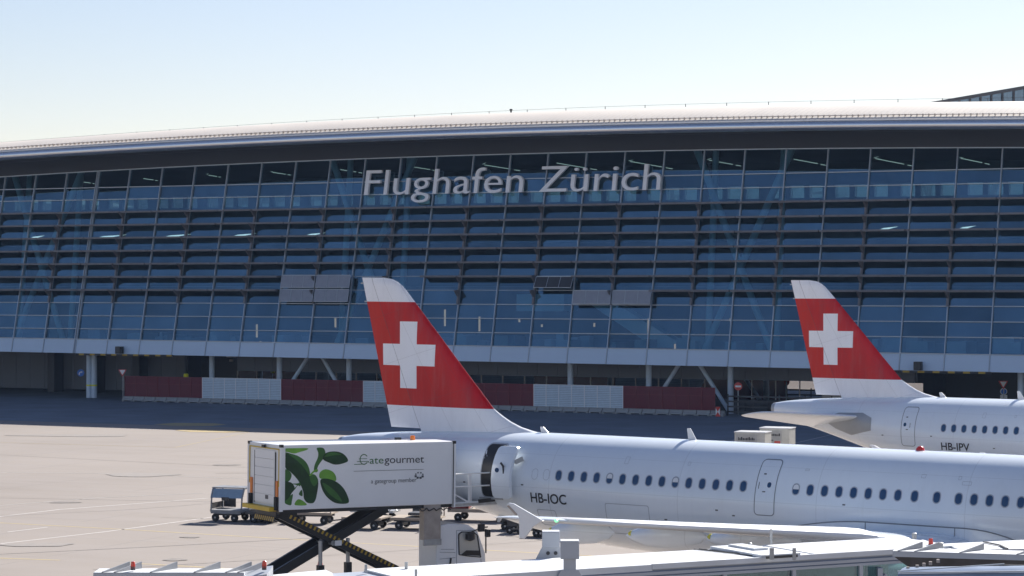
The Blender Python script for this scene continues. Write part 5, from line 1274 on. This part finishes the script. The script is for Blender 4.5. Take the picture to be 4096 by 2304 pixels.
# canopies with raised slats
def canopy(label, px0, px1, py, fins, z=5.9, depth=.75, right=True, slope=0.):
    a = at(px0, py, z); b = at(px1, py+slope, z); d = (b-a).normalized(); n_ = Vector((-d.y, d.x, 0)); L = (b-a).length
    t = thing('bridge_canopy', label, 'canopy', (0, 0, 0))
    mb = MB(); mb.hexa([a+UP*-.11, b+UP*-.11, b+n_*depth-UP*.11, a+n_*depth-UP*.11, a, b, b+n_*depth, a+n_*depth]); obj('canopy_roof', mb, M['jetwall'], t)
    mb = MB(); mb.hexa([a+UP*.004+n_*.02, b+UP*.004+n_*.02, b+n_*(depth-.02)+UP*.004, a+n_*(depth-.02)+UP*.004, a+UP*.012+n_*.02, b+UP*.012+n_*.02, b+n_*(depth-.02)+UP*.012, a+n_*(depth-.02)+UP*.012]); obj('canopy_sheet', mb, M['broof'], t)
    for f in fins:
        p = a+d*(L*f); q_ = p+n_*(depth-.02)+d*.42
        mb = MB(); mb.hexa([p+d*-.014+UP*.012, p+d*.014+UP*.012, q_+d*.014+UP*.012, q_-d*.014+UP*.012, p-d*.014+UP*.03, p+d*.014+UP*.03, q_+d*.014+UP*.15, q_-d*.014+UP*.15]); obj('raised_slat', mb, M['slatgrey'], t)
    return t, a, b, d, n_, L
cl_, a, b, d, n_, L = canopy('grey canopy with raised slats and red lamps at the bottom left', 373, 976, 2293, (.06, .14, .38, .67, .88, .96), 5.9)
mb = MB(); mb.hexa([a-UP*1.6, b-UP*1.6, b+n_*.7-UP*1.6, a+n_*.7-UP*1.6, a-UP*.112, b-UP*.112, b+n_*.7-UP*.112, a+n_*.7-UP*.112]); obj('canopy_wall', mb, M['jetwall'], cl_)
mb = MB(); mb.hexa([b+d*.01-UP*1.0, b+d*.45-UP*1.0, b+d*.5+n_*.75-UP*1.0, b+d*.01+n_*.75-UP*1, b+d*.01-UP*.07, b+d*.45-UP*.02, b+d*.5+n_*.75-UP*.02+UP*.09, b+d*.01+n_*.75+UP*.0]); obj('end_housing', mb, M['jetwall'], cl_)
cr, a2, b2, d2, n2, L2 = canopy('dark undersided canopy with raised slats at the bottom right corner', 3570, 4330, 2206, (.03, .12, .36, .66, .9), 5.9, .8, slope=22)
mb = MB(); mb.hexa([a2+d2*.35-UP*.35+n2*.1, b2-UP*.35+n2*.1, b2+n2*.7-UP*.35, a2+d2*.35+n2*.7-UP*.35, a2+d2*.03-UP*.112+n2*.03, b2-UP*.112+n2*.03, b2+n2*.75-UP*.112, a2+d2*.03+n2*.75-UP*.112]); obj('canopy_underside', mb, M['darksteel'], cr)
def lamp(label, px, pyt, pyb, z, k=1.):
    Y = (CH-z)*F/(pyb-HZ); P = at(px, pyb, z); h = (pyb-pyt)/F*Y; r = 9.5/F*Y*k
    t = thing('obstruction_lamp', label, 'lamp', P, 0, 'red lamps on the bridge roofs')
    mb = MB(); mb.lathe([(r*1.0, -.04), (r*1.0, .02), (r*1.02, .03)], n=18); obj('lamp_base', mb, M['darksteel'], t, True)
    mb = MB(); mb.lathe([(r, .0), (r*.98, h*.3), (r*.82, h*.93), (r*.6, h), (.005, h*1.01)], n=20); obj('lamp_glass', mb, M['redlamp'], t, True)
lamp('leftmost red lamp, above the left part of the slatted canopy', 532, 2246, 2272, 5.98)
lamp('red lamp at the right end of the bottom left canopy', 1057, 2243, 2271, 5.98)
lamp('red lamp on the roof at the lower right, beside a small metal peg', 3723, 2153, 2182, 5.1, 1.05)
# blue grey curved roof below the right canopy
lr = thing('passenger_bridge', 'blue grey rounded bridge roof with small cube fittings in the bottom right corner', 'boarding bridge', (0, 0, 0))
A = atY(3590, 2291, 50.5); B = atY(4200, 2284, 49.5); dd = (B-A).normalized()
prof = [(0, -1.2), (0, -.10), (.03, -.03), (.10, 0), (.5, .03), (.9, .02)]
mb = MB(); mb.rings([[A+dd*s+Vector((-dd.y, dd.x, 0))*y+UP*(z) for y, z in prof] for s in (0, (B-A).length)], False, False, closed=False); obj('rounded_roof', mb, M['headroof'], lr, True)
mb = MB(); mb.bar(A+UP*.03, A+dd*2.2+UP*.12+Vector((0, .3, 0)), .03, .02); mb.bar(A+dd*.05+UP*.0, B, .05, .03); obj('roof_rib', mb, M['mullion'], lr)
for k, (px, py) in enumerate(((3632, 2273), (3669, 2266), (3696, 2258), (3722, 2252), (3752, 2243))):
    p = atY(px, py, 51.0+.15*k); mb = MB(); mb.box(p.x-.03, p.x+.03, p.y-.03, p.y+.03, p.z-.04, p.z+.03); obj('cube_fitting', mb, M['tan'], lr)
mb = MB()
for k in range(4): p = atY(4000, 2258+7*k, 50.7); mb.bar(p, p+Vector((1.2, 0, -.03)), .03, .012)
obj('louvre_slats', mb, M['darksteel'], lr)

# ------------------------------------------------------------------ thin summer air
def haze():
    mb = MB(); mb.box(-400, 400, -60, 420, -1.0, 45)
    m = bpy.data.materials.new('haze_air'); m.use_nodes = True; t = m.node_tree; t.nodes.clear()
    o = t.nodes.new('ShaderNodeOutputMaterial'); v = t.nodes.new('ShaderNodeVolumePrincipled')
    v.inputs['Color'].default_value = (.42, .62, 1, 1); v.inputs['Density'].default_value = .00007; v.inputs['Anisotropy'].default_value = .2
    t.links.new(v.outputs[0], o.inputs['Volume']); kind(obj('haze', mb, m), 'stuff')
haze()
